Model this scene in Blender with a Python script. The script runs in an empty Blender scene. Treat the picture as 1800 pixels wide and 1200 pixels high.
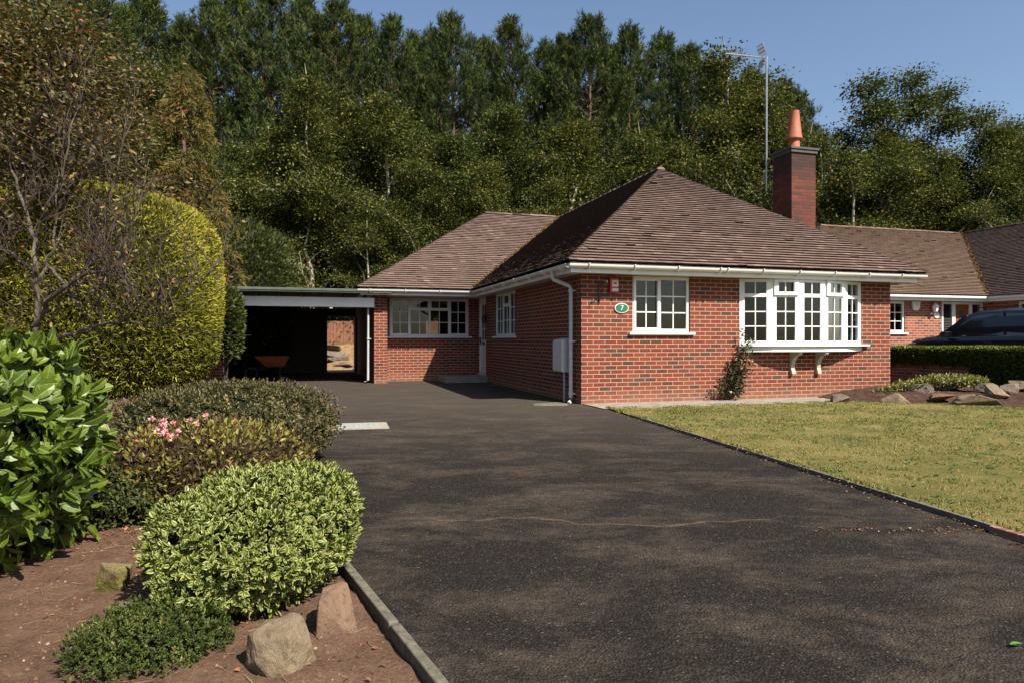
import bpy, math, random
import numpy as np
from mathutils import Vector, Matrix
R = math.radians
scn = bpy.context.scene
COL = scn.collection
# ------------------------------------------------------------------ camera, world, sun
EYE = 1.127; F = 1200.0; HZ = 597.0
cam = bpy.data.cameras.new('camera'); camo = bpy.data.objects.new('camera', cam); COL.objects.link(camo)
camo.location = (0, 0, EYE); camo.rotation_euler = (R(90), 0, 0)
cam.sensor_width = 36; cam.lens = 24.0; cam.shift_y = -0.0017; cam.clip_start = 0.05; cam.clip_end = 2000
scn.camera = camo
wd = bpy.data.worlds.new('World'); scn.world = wd; wd.use_nodes = True
wn = wd.node_tree; wn.nodes.clear()
sky = wn.nodes.new('ShaderNodeTexSky'); sky.sky_type = 'NISHITA'; sky.sun_disc = False
SUNV = Vector((1.648, -1.679, 2.50)).normalized()
sky.sun_elevation = math.asin(SUNV.z); sky.sun_rotation = math.atan2(SUNV.x, SUNV.y)
sky.air_density = 1.0; sky.dust_density = 1.5; sky.ozone_density = 1.8
bg = wn.nodes.new('ShaderNodeBackground'); bg.inputs[1].default_value = 0.071
wo = wn.nodes.new('ShaderNodeOutputWorld')
wn.links.new(sky.outputs[0], bg.inputs[0]); wn.links.new(bg.outputs[0], wo.inputs[0])
sl = bpy.data.lights.new('sun', 'SUN'); sl.energy = 5.0; sl.angle = R(0.5); sl.color = (1.0, 0.93, 0.82)
so = bpy.data.objects.new('sun', sl); COL.objects.link(so); so.location = (10, -10, 15)
so.rotation_euler = (-SUNV).to_track_quat('-Z', 'Y').to_euler()
scn.view_settings.view_transform = 'Standard'; scn.view_settings.look = 'None'
scn.view_settings.exposure = 1.15; scn.view_settings.gamma = 1.0

# ------------------------------------------------------------------ helpers
ANG = math.atan2(0.2857, 0.9583); CA, SA = math.cos(ANG), math.sin(ANG)
P0 = (1.217, 11.97)
def L(s, t, z=0.0):
    return (P0[0] + s*CA - t*SA, P0[1] + s*SA + t*CA, z)
def PX(u, v, Y):
    return ((u-900)/F*Y, Y, EYE + (HZ-v)/F*Y)
def GP(u, v):
    Y = EYE*F/(v-HZ); return ((u-900)/F*Y, Y)
def tag(o, label=None, cat=None, group=None, kind=None):
    if label: o['label'] = label
    if cat: o['category'] = cat
    if group: o['group'] = group
    if kind: o['kind'] = kind
    return o
def empty(name, loc=(0,0,0), rz=0.0, **k):
    o = bpy.data.objects.new(name, None); COL.objects.link(o); o.location = loc; o.rotation_euler = (0, 0, rz)
    o.empty_display_size = 0.2
    return tag(o, **k)

def vnoise(x, y, seed=0):
    x = np.asarray(x, float); y = np.asarray(y, float)
    xi = np.floor(x).astype(np.int64); yi = np.floor(y).astype(np.int64)
    fx = x-xi; fy = y-yi; fx = fx*fx*(3-2*fx); fy = fy*fy*(3-2*fy)
    def h(a, b):
        n = (a*374761393 + b*668265263 + seed*974634777) & 0xffffffff
        n = ((n ^ (n >> 13))*1274126177) & 0xffffffff
        return ((n ^ (n >> 16)) & 0xffff)/65535.0
    return (h(xi,yi)*(1-fx)+h(xi+1,yi)*fx)*(1-fy) + (h(xi,yi+1)*(1-fx)+h(xi+1,yi+1)*fx)*fy
def fbm(x, y, seed=0, o=4):
    r = 0; a = 0.5
    for i in range(o):
        r = r + a*(vnoise(x, y, seed+i)-0.5); x = x*2.03; y = y*2.03; a *= 0.5
    return r

def np_mesh(name, V, faces_n, idx, mat, parent=None, uv=None, tint=None, smooth=False):
    """V (n,3); faces_n list/array of loop totals; idx flat loop vertex indices"""
    me = bpy.data.meshes.new(name)
    V = np.asarray(V, np.float32); idx = np.asarray(idx, np.int32); fn = np.asarray(faces_n, np.int32)
    me.vertices.add(len(V)); me.vertices.foreach_set('co', V.ravel())
    me.loops.add(len(idx)); me.loops.foreach_set('vertex_index', idx)
    me.polygons.add(len(fn))
    ls = np.concatenate([[0], np.cumsum(fn)[:-1]]).astype(np.int32)
    me.polygons.foreach_set('loop_start', ls); me.polygons.foreach_set('loop_total', fn)
    me.polygons.foreach_set('use_smooth', np.full(len(fn), bool(smooth)))
    me.update(calc_edges=True)
    if uv is not None:
        l = me.uv_layers.new(name='UVMap'); l.data.foreach_set('uv', np.asarray(uv, np.float32)[idx].ravel())
    if tint is not None:
        a = me.attributes.new('tint', 'FLOAT', 'POINT'); a.data.foreach_set('value', np.asarray(tint, np.float32))
    me.materials.append(mat)
    o = bpy.data.objects.new(name, me); COL.objects.link(o)
    if parent: o.parent = parent
    return o

def scatter(name, T, pos, ax, nr, sc, tint, mat, parent=None, smooth=False):
    TV, TF, TU = T
    TV = np.array(TV, float); n = len(pos)
    pos = np.asarray(pos, float); ax = np.asarray(ax, float); nr = np.asarray(nr, float)
    ax = ax/(np.linalg.norm(ax, axis=1)[:,None]+1e-9)
    X = np.cross(ax, nr); X = X/(np.linalg.norm(X, axis=1)[:,None]+1e-9)
    Z = np.cross(X, ax)
    sc = np.broadcast_to(np.asarray(sc, float), (n,))
    V = pos[:,None,:] + sc[:,None,None]*(TV[None,:,0:1]*X[:,None,:] + TV[None,:,1:2]*ax[:,None,:] + TV[None,:,2:3]*Z[:,None,:])
    V = V.reshape(-1, 3); k = len(TV)
    base = np.arange(n)*k
    fl = np.concatenate([np.array(f) for f in TF]); tot = [len(f) for f in TF]
    idx = (base[:,None] + fl[None,:]).ravel(); fn = np.tile(tot, n)
    uv = np.tile(np.array(TU, float), (n, 1)); tt = np.repeat(np.broadcast_to(tint, (n,)), k)
    return np_mesh(name, V, fn, idx, mat, parent, uv, tt, smooth)
DIAMOND = ([(0,0,0),(.27,.42,.06),(0,1,0),(-.27,.42,.06)], [(0,1,2,3)], [(0,0),(1,.5),(0,1),(1,.5)])
NEEDLE = ([(-.07,0,0),(.07,0,0),(.05,1,0),(-.05,1,0)], [(0,1,2,3)], [(0,0),(1,0),(1,1),(0,1)])
NEEDLEW = ([(-.12,0,0),(.12,0,0),(.07,1,0.05),(-.07,1,0.05)], [(0,1,2,3)], [(0,0),(1,0),(1,1),(0,1)])
def leaf_t(w=.2, fold=.06, droop=.1):
    V = [(0,0,0),(0,.3,.02),(0,.65,.0),(0,1,-droop), (-w*.9,.27,fold),(-w,.55,fold),(-w*.55,.82,fold*.5-droop*.4), (w*.9,.27,fold),(w,.55,fold),(w*.55,.82,fold*.5-droop*.4)]
    Fc = [(0,1,4),(1,2,5,4),(2,3,6,5),(0,7,1),(1,7,8,2),(2,8,9,3)]
    U = [(0,0),(0,.3),(0,.65),(0,1),(1,.27),(1,.55),(1,.82),(1,.27),(1,.55),(1,.82)]
    return V, Fc, U
LEAF = leaf_t()
LEAFB = leaf_t(.24, .09, .14)

def rdir(rs, n, up=0.0):
    v = rs.normal(size=(n,3)); v[:,2] += up
    return v/np.linalg.norm(v, axis=1)[:,None]

class MB:
    def __init__(s): s.V=[]; s.Fc=[]; s.T=[]
    def _a(s, vs, fs, tint=0.5):
        b=len(s.V); s.V += [tuple(v) for v in vs]; s.Fc += [tuple(b+i for i in f) for f in fs]; s.T += [tint]*len(vs); return s
    def box(s, x0,x1,y0,y1,z0,z1, tint=.5):
        vs=[(x0,y0,z0),(x1,y0,z0),(x1,y1,z0),(x0,y1,z0),(x0,y0,z1),(x1,y0,z1),(x1,y1,z1),(x0,y1,z1)]
        return s._a(vs, [(0,3,2,1),(4,5,6,7),(0,1,5,4),(1,2,6,5),(2,3,7,6),(3,0,4,7)], tint)
    def bar(s, p, q, w, h, up=(0,0,1), tint=.5):
        p=Vector(p); q=Vector(q); d=(q-p).normalized(); x=d.cross(Vector(up)).normalized(); z=x.cross(d)
        vs=[]
        for c in (p,q):
            for a,b in ((-1,-1),(1,-1),(1,1),(-1,1)): vs.append(c+x*a*w/2+z*b*h/2)
        return s._a(vs, [(0,3,2,1),(4,5,6,7),(0,1,5,4),(1,2,6,5),(2,3,7,6),(3,0,4,7)], tint)
    def tube(s, pts, rad, n=8, tint=.5, cap=True):
        pts=[Vector(p) for p in pts]; m=len(pts)
        if not hasattr(rad,'__len__'): rad=[rad]*m
        vs=[]; ref=Vector((0.3,0.2,1)).normalized()
        for i,p in enumerate(pts):
            d=(pts[min(i+1,m-1)]-pts[max(i-1,0)])
            d=d.normalized() if d.length>1e-9 else Vector((0,0,1))
            r=ref if abs(d.dot(ref))<.95 else Vector((1,0,0))
            x=d.cross(r).normalized(); y=d.cross(x)
            for k in range(n):
                a=2*math.pi*k/n; vs.append(p+(x*math.cos(a)+y*math.sin(a))*rad[i])
        fs=[]
        for i in range(m-1):
            for k in range(n):
                k2=(k+1)%n; fs.append((i*n+k,i*n+k2,(i+1)*n+k2,(i+1)*n+k))
        if cap: fs.append(tuple(range(n))[::-1]); fs.append(tuple((m-1)*n+k for k in range(n)))
        return s._a(vs, fs, tint)
    def lathe(s, c, prof, n=20, tint=.5):
        vs=[]; m=len(prof)
        for r,z in prof:
            for k in range(n):
                a=2*math.pi*k/n; vs.append((c[0]+r*math.cos(a), c[1]+r*math.sin(a), c[2]+z))
        fs=[(i*n+k,i*n+(k+1)%n,(i+1)*n+(k+1)%n,(i+1)*n+k) for i in range(m-1) for k in range(n)]
        fs.append(tuple(range(n))[::-1]); fs.append(tuple((m-1)*n+k for k in range(n)))
        return s._a(vs, fs, tint)
    def prism(s, poly, axis, a0, a1, tint=.5):
        """poly 2D list extruded along axis: 'x' poly=(y,z); 'y' poly=(x,z); 'z' poly=(x,y)"""
        n=len(poly); vs=[]
        for a in (a0,a1):
            for p,q in poly:
                vs.append({'x':(a,p,q),'y':(p,a,q),'z':(p,q,a)}[axis])
        fs=[tuple(range(n))[::-1], tuple(range(n,2*n))]+[(i,(i+1)%n,n+(i+1)%n,n+i) for i in range(n)]
        return s._a(vs, fs, tint)
    def build(s, name, mat, parent=None, smooth=False, bevel=0, **k):
        V=np.array(s.V, float); fn=[len(f) for f in s.Fc]; idx=np.concatenate([np.array(f) for f in s.Fc])
        o=np_mesh(name, V, fn, idx, mat, parent, None, s.T)
        me=o.data
        uvl=me.uv_layers.new(name='UVMap'); uv=np.zeros((len(idx),2), np.float32); c=0
        for p in me.polygons:
            nx,ny,nz=(abs(a) for a in p.normal)
            for li in range(p.loop_start, p.loop_start+p.loop_total):
                x,y,z=V[idx[li]]
                uv[li] = (x,y) if nz>nx and nz>ny else ((y,z) if nx>ny else (x,z))
        uvl.data.foreach_set('uv', uv.ravel())
        if smooth:
            me.polygons.foreach_set('use_smooth', np.ones(len(fn),bool))
            try: me.set_sharp_from_angle(angle=R(40))
            except Exception: pass
        if bevel:
            m=o.modifiers.new('bevel','BEVEL'); m.width=bevel; m.segments=2; m.limit_method='ANGLE'
        return tag(o, **k)

# ------------------------------------------------------------------ materials
class NT:
    def __init__(s, name):
        s.m=bpy.data.materials.new(name); s.m.use_nodes=True; s.t=s.m.node_tree; s.t.nodes.clear()
        s.out=s.t.nodes.new('ShaderNodeOutputMaterial')
    def n(s, typ, ins=None, **props):
        nd=s.t.nodes.new('ShaderNode'+typ)
        for k,v in props.items(): setattr(nd,k,v)
        for k,v in (ins or {}).items(): s.set(nd.inputs[k], v)
        return nd
    def set(s, sock, v):
        if hasattr(v,'links') or isinstance(v, bpy.types.NodeSocket): s.t.links.new(v, sock)
        elif isinstance(v, bpy.types.Node): s.t.links.new(v.outputs[0], sock)
        else:
            if hasattr(sock.default_value,'__len__') and hasattr(v,'__len__') and len(v)==3 and len(sock.default_value)==4: v=(*v,1)
            sock.default_value=v
    def math(s, op, a, b=0.0, c=0.0, clamp=False):
        nd=s.n('Math', {0:a,1:b,2:c}, operation=op); nd.use_clamp=clamp; return nd.outputs[0]
    def ramp(s, fac, stops, interp='LINEAR'):
        nd=s.n('ValToRGB', {0:fac}); cr=nd.color_ramp; cr.interpolation=interp
        while len(cr.elements)<len(stops): cr.elements.new(0.5)
        for e,(p,c) in zip(cr.elements, stops): e.position=p; e.color=(*c,1) if len(c)==3 else c
        return nd.outputs[0]
    def mix(s, f, a, b, blend='MIX'):
        nd=s.n('Mix', data_type='RGBA', blend_type=blend); s.set(nd.inputs[0],f); s.set(nd.inputs[6],a); s.set(nd.inputs[7],b); return nd.outputs[2]
    def noise(s, scale, detail=4, rough=.6, vec=None, dist=0):
        nd=s.n('TexNoise', {'Scale':scale,'Detail':detail,'Roughness':rough,'Distortion':dist})
        if vec is not None: s.set(nd.inputs['Vector'], vec)
        return nd.outputs[0]
    def obj(s): return s.n('TexCoord').outputs['Object']
    def attr(s, name='tint'): return s.n('Attribute', attribute_name=name).outputs['Fac']
    def bump(s, h, strength=.5, dist=.01):
        return s.n('Bump', {'Strength':strength,'Distance':dist,'Height':h}).outputs[0]
    def pr(s, col, rough=.6, spec=.5, metal=0, normal=None, **k):
        nd=s.n('BsdfPrincipled', {'Base Color':col,'Roughness':rough,'Specular IOR Level':spec,'Metallic':metal})
        if normal is not None: s.set(nd.inputs['Normal'], normal)
        for a,v in k.items(): s.set(nd.inputs[a], v)
        return nd.outputs[0]
    def fin(s, sh): s.t.links.new(sh, s.out.inputs[0]); return s.m

def m_plain(name, col, rough=.5, var=.12, scale=6, spec=.5, metal=0, bump=0, coat=0):
    t=NT(name); o=t.obj(); nz=t.noise(scale,5,.6,o)
    dark=tuple(c*(1-var) for c in col); lite=tuple(min(1,c*(1+var)) for c in col)
    c=t.ramp(nz, [(.3,dark),(.7,lite)])
    nm=t.bump(t.noise(scale*12,3,.6,o), bump, .004) if bump else None
    return t.fin(t.pr(c, rough, spec, metal, nm, **({'Coat Weight':coat} if coat else {})))

def m_brick(name, stops, mortar, bw=.225, bh=.075, grime=None, soot=None):
    t=NT(name); uv=t.n('TexCoord').outputs['UV']; sx=t.n('SeparateXYZ',{0:uv}); u,v=sx.outputs[0],sx.outputs[1]
    rv=t.math('DIVIDE',v,bh); row=t.math('FLOOR',rv); off=t.math('MULTIPLY',t.math('PINGPONG',row,1.0),.5)
    ru=t.math('ADD',t.math('DIVIDE',u,bw),off); colm=t.math('FLOOR',ru)
    fu=t.math('MULTIPLY',t.math('FRACT',ru),bw); fv=t.math('MULTIPLY',t.math('FRACT',rv),bh)
    du=t.math('MINIMUM',fu,t.math('SUBTRACT',bw,fu)); dv=t.math('MINIMUM',fv,t.math('SUBTRACT',bh,fv))
    wob=t.math('MULTIPLY',t.math('SUBTRACT',t.noise(60,2,.5,t.obj()),.5),.004)
    d=t.math('ADD',t.math('MINIMUM',du,dv),wob)
    mask=t.n('MapRange',{0:d,1:.0045,2:.0075,3:0.0,4:1.0}).outputs[0]
    cid=t.n('CombineXYZ',{0:colm,1:row,2:3.7}); wn_=t.n('TexWhiteNoise',{0:cid},noise_dimensions='3D')
    base=t.ramp(wn_.outputs[0], stops)
    fine=t.noise(45,5,.7,t.obj())
    base=t.mix(.35, base, t.ramp(fine,[(.3,(.25,.2,.2)),(.7,(.9,.85,.8))]), 'OVERLAY')
    mm=t.mix(t.noise(3,4,.6,t.obj()), mortar, tuple(c*.75 for c in mortar))
    c=t.mix(mask, mm, base)
    if grime:
        g=t.ramp(t.noise(1.6,5,.65,t.obj(),.4),[(.42,(0,0,0)),(.7,(1,1,1))])
        c=t.mix(t.math('MULTIPLY',g,grime[1]), c, grime[0])
    if soot: c=t.mix(t.n('MapRange',{0:t.math('ADD',v,t.math('MULTIPLY',t.noise(2,4,.6,t.obj()),.35)),1:soot,2:soot+.5,3:0,4:.7}).outputs[0],c,(.022,.017,.015))
    else: c=t.mix(t.n('MapRange',{0:t.math('ADD',v,t.math('MULTIPLY',t.noise(5,5,.7,t.obj()),.3)),1:.15,2:.42,3:.35,4:0}).outputs[0],c,(.30,.17,.11))
    h=t.math('ADD',t.math('MULTIPLY',mask,.8),t.math('MULTIPLY',fine,.35))
    return t.fin(t.pr(c, .85, .25, 0, t.bump(h,.7,.006)))

def m_leaf(name, stops, rough=.6, trans=.3, spec=.2, edge=None, vein=None, hole=None):
    t=NT(name); c=t.ramp(t.attr(), stops)
    if edge or vein:
        uv=t.n('TexCoord').outputs['UV']; x=t.n('SeparateXYZ',{0:uv}).outputs[0]
        if edge:
            nz=t.noise(90,2,.5,t.obj()); m=t.math('ADD',x,t.math('MULTIPLY',t.math('SUBTRACT',nz,.5),.9))
            c=t.mix(t.n('MapRange',{0:m,1:.38,2:.62}).outputs[0], c, edge)
        if vein:
            c=t.mix(t.n('MapRange',{0:x,1:.04,2:.16,3:.85,4:0.0}).outputs[0], c, vein)
    p=t.pr(c, rough, spec)
    tr=t.n('BsdfTranslucent',{0:t.mix(1.0,c,(1.0,1.0,.55),'MULTIPLY')})
    mx=t.n('MixShader',{0:trans,1:p,2:tr.outputs[0]})
    return t.fin(mx.outputs[0])

def m_bark(name, c1, c2, scale=5):
    t=NT(name); o=t.obj(); mp=t.n('Mapping',{0:o,3:(1,1,.35)}).outputs[0]
    n1=t.noise(scale,6,.7,mp,.5); c=t.ramp(n1,[(.35,c1),(.62,c2)])
    return t.fin(t.pr(c,.85,.2,0,t.bump(n1,.6,.02)))

BR = [(0,(.055,.026,.018)),(.10,(.07,.024,.015)),(.22,(.112,.023,.012)),(.55,(.135,.0255,.012)),(.8,(.162,.033,.0145)),(1,(.115,.025,.013))]
M = {}
M['brick'] = m_brick('red_brick', BR, (.37,.28,.195), grime=((.20,.13,.10),.12))
M['brick_far'] = m_brick('neighbour_brick', [(0,(.09,.035,.022)),(.3,(.18,.052,.03)),(1,(.25,.075,.04))], (.42,.36,.28))
M['brick_chim'] = m_brick('chimney_brick', [(0,(.045,.022,.017)),(.4,(.11,.028,.016)),(.8,(.15,.035,.019)),(1,(.07,.025,.018))], (.06,.045,.037), grime=((.035,.026,.021),.5), soot=4.9)
M['brick_low'] = m_brick('low_wall_brick', [(0,(.1,.05,.04)),(1,(.24,.09,.06))], (.3,.26,.22))
M['white'] = m_plain('white_plastic', (.63,.63,.60), .38, .07, 2.2)
M['white_dirty'] = m_plain('weathered_white', (.5,.495,.47), .5, .1, 5)
M['cream'] = m_plain('peeling_cream_paint', (.36,.32,.24), .7, .25, 22, bump=.3)
M['grey_plastic'] = m_plain('grey_plastic', (.36,.37,.385), .4, .05, 4)
M['black_metal'] = m_plain('black_iron', (.012,.012,.013), .45, .2, 10)
M['alu'] = m_plain('aluminium', (.34,.35,.37), .35, .1, 8, metal=.7)
M['terracotta'] = m_plain('terracotta', (.30,.085,.036), .7, .2, 9, bump=.2)
M['lead'] = m_plain('dark_capping', (.05,.048,.045), .8, .3, 10, bump=.4)
M['green_paint'] = m_plain('green_enamel', (.015,.12,.06), .3, .05)
M['red_box'] = m_plain('red_plastic', (.35,.02,.025), .4, .08)
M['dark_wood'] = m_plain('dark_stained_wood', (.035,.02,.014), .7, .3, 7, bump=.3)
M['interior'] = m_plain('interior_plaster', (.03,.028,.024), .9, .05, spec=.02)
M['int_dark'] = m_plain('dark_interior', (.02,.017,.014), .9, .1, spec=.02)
M['curtain'] = m_plain('pale_curtain', (.10,.095,.085), .9, .1, spec=.02)
M['green_roof'] = m_plain('green_grey_felt', (.06,.075,.06), .8, .25, 5, bump=.5)
M['orange_door'] = m_plain('orange_varnished_wood', (.24,.06,.015), .4, .15, 9)
M['orange_tray'] = m_plain('orange_enamel', (.22,.06,.012), .4, .1)
M['rubber'] = m_plain('black_rubber', (.012,.012,.012), .8, .2)
M['car_paint'] = m_plain('dark_blue_car_paint', (.004,.0045,.009), .3, .05, spec=.5, coat=.8)
M['chrome'] = m_plain('chrome', (.6,.6,.62), .12, .03, metal=1)
M['concrete'] = m_plain('worn_concrete', (.10,.09,.062), .9, .5, 30, bump=.8)
M['slab'] = m_plain('concrete_slab', (.20,.175,.14), .9, .3, 5, bump=.6)
M['cover'] = m_plain('galvanised_cover', (.26,.27,.25), .6, .2, 30, bump=.5)
def glass():
    t=NT('window_glass'); g=t.n('BsdfGlossy',{0:(.9,.95,1),1:.01}); tr=t.n('BsdfTransparent',{0:(.6,.63,.61)})
    fr=t.n('LayerWeight',{0:.25}).outputs['Fresnel']; f=t.math('ADD',t.math('MULTIPLY',fr,.3),.025)
    return t.fin(t.n('MixShader',{0:f,1:tr.outputs[0],2:g.outputs[0]}).outputs[0])
M['glass']=glass()
def cglass():
    t=NT('car_glass'); return t.fin(t.pr((.055,.06,.064),.05,1.0))
M['car_glass']=cglass()
def lens():
    t=NT('lamp_lens'); return t.fin(t.pr((.25,.27,.3),.08,.8))
M['lens']=lens()

def m_tile(name, stops, moss=.25):
    t=NT(name); o=t.obj(); c=t.ramp(t.attr(), stops)
    big=t.noise(.9,5,.65,o); fine=t.noise(28,4,.7,o)
    c=t.mix(t.n('MapRange',{0:big,1:.45,2:.75,3:0,4:.4}).outputs[0], c, (.055,.038,.03))
    mo=t.math('MULTIPLY',t.n('MapRange',{0:t.noise(7,5,.7,o,.5),1:.58,2:.72}).outputs[0], moss)
    c=t.mix(mo, c, (.11,.095,.045))
    c=t.mix(.3, c, t.ramp(fine,[(.3,(.3,.28,.27)),(.7,(.8,.75,.72))]),'OVERLAY')
    return t.fin(t.pr(c,.9,.2,0,t.bump(fine,.6,.006)))
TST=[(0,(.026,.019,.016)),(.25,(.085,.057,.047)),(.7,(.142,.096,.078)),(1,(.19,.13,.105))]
M['tile']=m_tile('brown_roof_tile',TST,.35)
M['tile_shade_lift']=m_tile('brown_tile_mossy_shade_lift',[(0,(.04,.031,.027)),(.4,(.14,.096,.078)),(.93,(.20,.14,.112)),(1,(.34,.25,.19))],1.0)  # tile tones raised to lighten the shaded slopes, moss patches mixed over
M['tile_far']=m_tile('neighbour_roof_tile',[(0,(.055,.036,.028)),(.4,(.12,.08,.056)),(1,(.165,.112,.08))],.3)
M['tile_fard']=m_tile('neighbour_roof_tile_dark',[(0,(.018,.013,.012)),(.5,(.05,.036,.032)),(1,(.08,.057,.05))],.3)
M['moss']=m_leaf('orange_moss',[(0,(.06,.035,.012)),(.5,(.15,.08,.02)),(1,(.22,.14,.04))],.9,.05)

def m_asphalt():
    t=NT('asphalt'); o=t.obj()
    vo=t.n('TexVoronoi',{'Vector':o,'Scale':95.0,'Randomness':1.0}); cd=vo.outputs['Distance']; cc=vo.outputs['Color']
    g=t.n('SeparateXYZ',{0:cc}).outputs[0]
    stone=t.ramp(g,[(0,(.012,.0108,.0102)),(.5,(.021,.0185,.0172)),(.93,(.034,.029,.0255)),(.985,(.055,.047,.04)),(1,(.11,.095,.08))])
    gap=t.n('MapRange',{0:cd,1:.25,2:.62,3:1,4:.35}).outputs[0]
    c=t.mix(1.0, stone, t.n('CombineXYZ',{0:gap,1:gap,2:gap}).outputs[0],'MULTIPLY')
    mp=t.n('Mapping',{0:o,3:(.62,1.0,1)}).outputs[0]
    big=t.noise(1.6,9,.74,mp,.3)
    dust=t.n('MapRange',{0:big,1:.46,2:.74,3:0,4:.75}).outputs[0]
    med=t.n('MapRange',{0:t.noise(14,5,.75,o),1:.35,2:.65,3:.3,4:1}).outputs[0]
    c=t.mix(t.math('MULTIPLY',dust,med), c, (.125,.098,.074))
    far=t.n('SeparateXYZ',{0:o}).outputs[1]
    c=t.mix(t.n('MapRange',{0:far,1:6,2:12,3:0.04,4:.62}).outputs[0], c, (.072,.060,.049))
    spk=t.noise(260,2,.5,o); c=t.mix(t.n('MapRange',{0:spk,1:.70,2:.76,3:0,4:.5}).outputs[0], c, (.10,.085,.07))
    # long crack filled with grit
    sx=t.n('SeparateXYZ',{0:o}); X,Y=sx.outputs[0],sx.outputs[1]
    wav=t.math('ADD',t.math('MULTIPLY',t.noise(.9,3,.5,o),.9),t.math('MULTIPLY',t.noise(6,4,.6,o),.10))
    ln=t.math('ABSOLUTE',t.math('SUBTRACT',t.math('SUBTRACT',Y,t.math('ADD',3.75,wav)),t.math('MULTIPLY',X,.02)))
    msk=t.n('MapRange',{0:ln,1:.004,2:.02,3:.5,4:0}).outputs[0]
    xr=t.math('MULTIPLY',t.n('MapRange',{0:X,1:-.9,2:-.4}).outputs[0],t.n('MapRange',{0:X,1:1.3,2:2.2,3:1,4:0}).outputs[0])
    msk=t.math('MULTIPLY',t.math('MULTIPLY',msk,xr),t.n('MapRange',{0:t.noise(7,5,.8,o),1:.34,2:.5}).outputs[0])
    c=t.mix(msk,c,(.14,.095,.06))
    h=t.math('ADD',t.math('MULTIPLY',t.math('SUBTRACT',1.0,cd),.8),t.math('MULTIPLY',t.noise(40,4,.7,o),.5))
    c=t.mix(1.0,c,(1.0,.96,.92),'MULTIPLY'); c=t.n('HueSaturation',{'Value':1.0,'Color':c}).outputs[0]
    return t.fin(t.pr(c,.95,.12,0,t.bump(h,1.0,.009)))
M['asphalt']=m_asphalt()
def m_soil(name,c1,c2,c3):
    t=NT(name); o=t.obj(); n1=t.noise(5,8,.75,o); n2=t.noise(60,5,.75,o)
    c=t.ramp(n1,[(.3,c1),(.55,c2),(.8,c3)]); c=t.mix(.45,c,t.ramp(n2,[(.3,(.2,.2,.2)),(.7,(.85,.8,.78))]),'OVERLAY')
    peb=t.n('TexVoronoi',{'Vector':o,'Scale':48.0}); pm=t.n('SeparateXYZ',{0:peb.outputs['Color']}).outputs[1]
    c=t.mix(t.n('MapRange',{0:pm,1:.985,2:.99,3:0,4:.35}).outputs[0],c,(.2,.14,.10))
    return t.fin(t.pr(c,.95,.15,0,t.bump(t.math('ADD',n1,t.math('MULTIPLY',n2,.6)),1.0,.03)))
M['soil']=m_soil('red_brown_soil',(.075,.043,.028),(.13,.078,.050),(.19,.12,.082))
M['soil_bed']=m_soil('dark_bed_soil',(.03,.017,.012),(.06,.034,.023),(.10,.06,.042))
def m_lawn():
    t=NT('lawn_turf'); o=t.obj()
    c=t.ramp(t.noise(1.1,6,.7,o,.3),[(.3,(.08,.08,.022)),(.5,(.15,.13,.042)),(.72,(.24,.18,.075))])
    f=t.noise(55,5,.8,o); c=t.mix(.6,c,t.ramp(f,[(.32,(.12,.14,.1)),(.68,(.85,.82,.7))]),'OVERLAY')
    cl=t.noise(16,4,.7,o); c=t.mix(t.n('MapRange',{0:cl,1:.55,2:.65,3:0,4:.45}).outputs[0],c,(.07,.095,.035))
    return t.fin(t.pr(c,.95,.15,0,t.bump(f,1.0,.025)))
M['lawn']=m_lawn()
def m_rock(name,a,b,moss=0):
    t=NT(name); o=t.obj(); n1=t.noise(9,7,.7,o,.6); c=t.ramp(n1,[(.3,a),(.65,b)])
    sp=t.noise(35,4,.7,o); c=t.mix(t.n('MapRange',{0:sp,1:.55,2:.68,3:0,4:.6}).outputs[0],c,tuple(x*.35 for x in a))
    if moss: c=t.mix(t.n('MapRange',{0:t.noise(6,4,.6,o),1:.4,2:.6,3:0,4:moss}).outputs[0],c,(.14,.13,.03))
    return t.fin(t.pr(c,.9,.2,0,t.bump(t.math('ADD',n1,t.math('MULTIPLY',sp,.4)),.9,.02)))
M['rock']=m_rock('sandstone',(.09,.068,.043),(.19,.145,.092))
M['rock_pink']=m_rock('pink_sandstone',(.10,.06,.04),(.17,.11,.07))
M['rock_moss']=m_rock('mossy_stone',(.10,.08,.04),(.18,.14,.07),.8)
M['rock_grey']=m_rock('grey_stone',(.07,.055,.043),(.17,.135,.105))
M['wood_edge']=m_plain('weathered_timber',(.12,.10,.08),.9,.35,18,bump=.8)
M['fence_wood']=m_plain('brown_fence_wood',(.20,.09,.048),.85,.3,9,bump=.3)
M['ground']=m_soil('woodland_floor',(.04,.035,.018),(.07,.06,.03),(.10,.085,.045))
M['paving']=m_plain('pale_paving',(.24,.215,.17),.9,.25,9,bump=.4)

# ------------------------------------------------------------------ ground
def sheet(name, poly, z, mat, kind='structure', **k):
    return np_mesh(name, [(x,y,z) for x,y in poly], [len(poly)], range(len(poly)), mat) if False else _sheet(name, poly, z, mat, kind, **k)
def _sheet(name, poly, z, mat, kind, **k):
    o=MB(); o._a([(x,y,z) for x,y in poly],[tuple(range(len(poly)))]); return o.build(name,mat,kind=kind,**k)
sheet('ground', [(-600,-300),(600,-300),(600,900),(-600,900)], -.14, M['ground'])
def kx(Y): return -.205-.507*(Y-2.24)         # left kerb line
def ex(Y): return 1.536+(11.17-Y)*.1817       # right edging line
sheet('driveway', [(kx(-3),-3),(9,-3),(ex(-1),-1),(ex(11.17),11.17),L(.0,-.75)[:2],L(.01,.0)[:2],L(.01,13.6)[:2],L(-6.9,13.6)[:2],(kx(16.8),16.8)], 0, M['asphalt'])
sheet('street', [(-60,-12),(60,-12),(60,-3.01),(-60,-3.01)], -.02, M['asphalt'])
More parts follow.
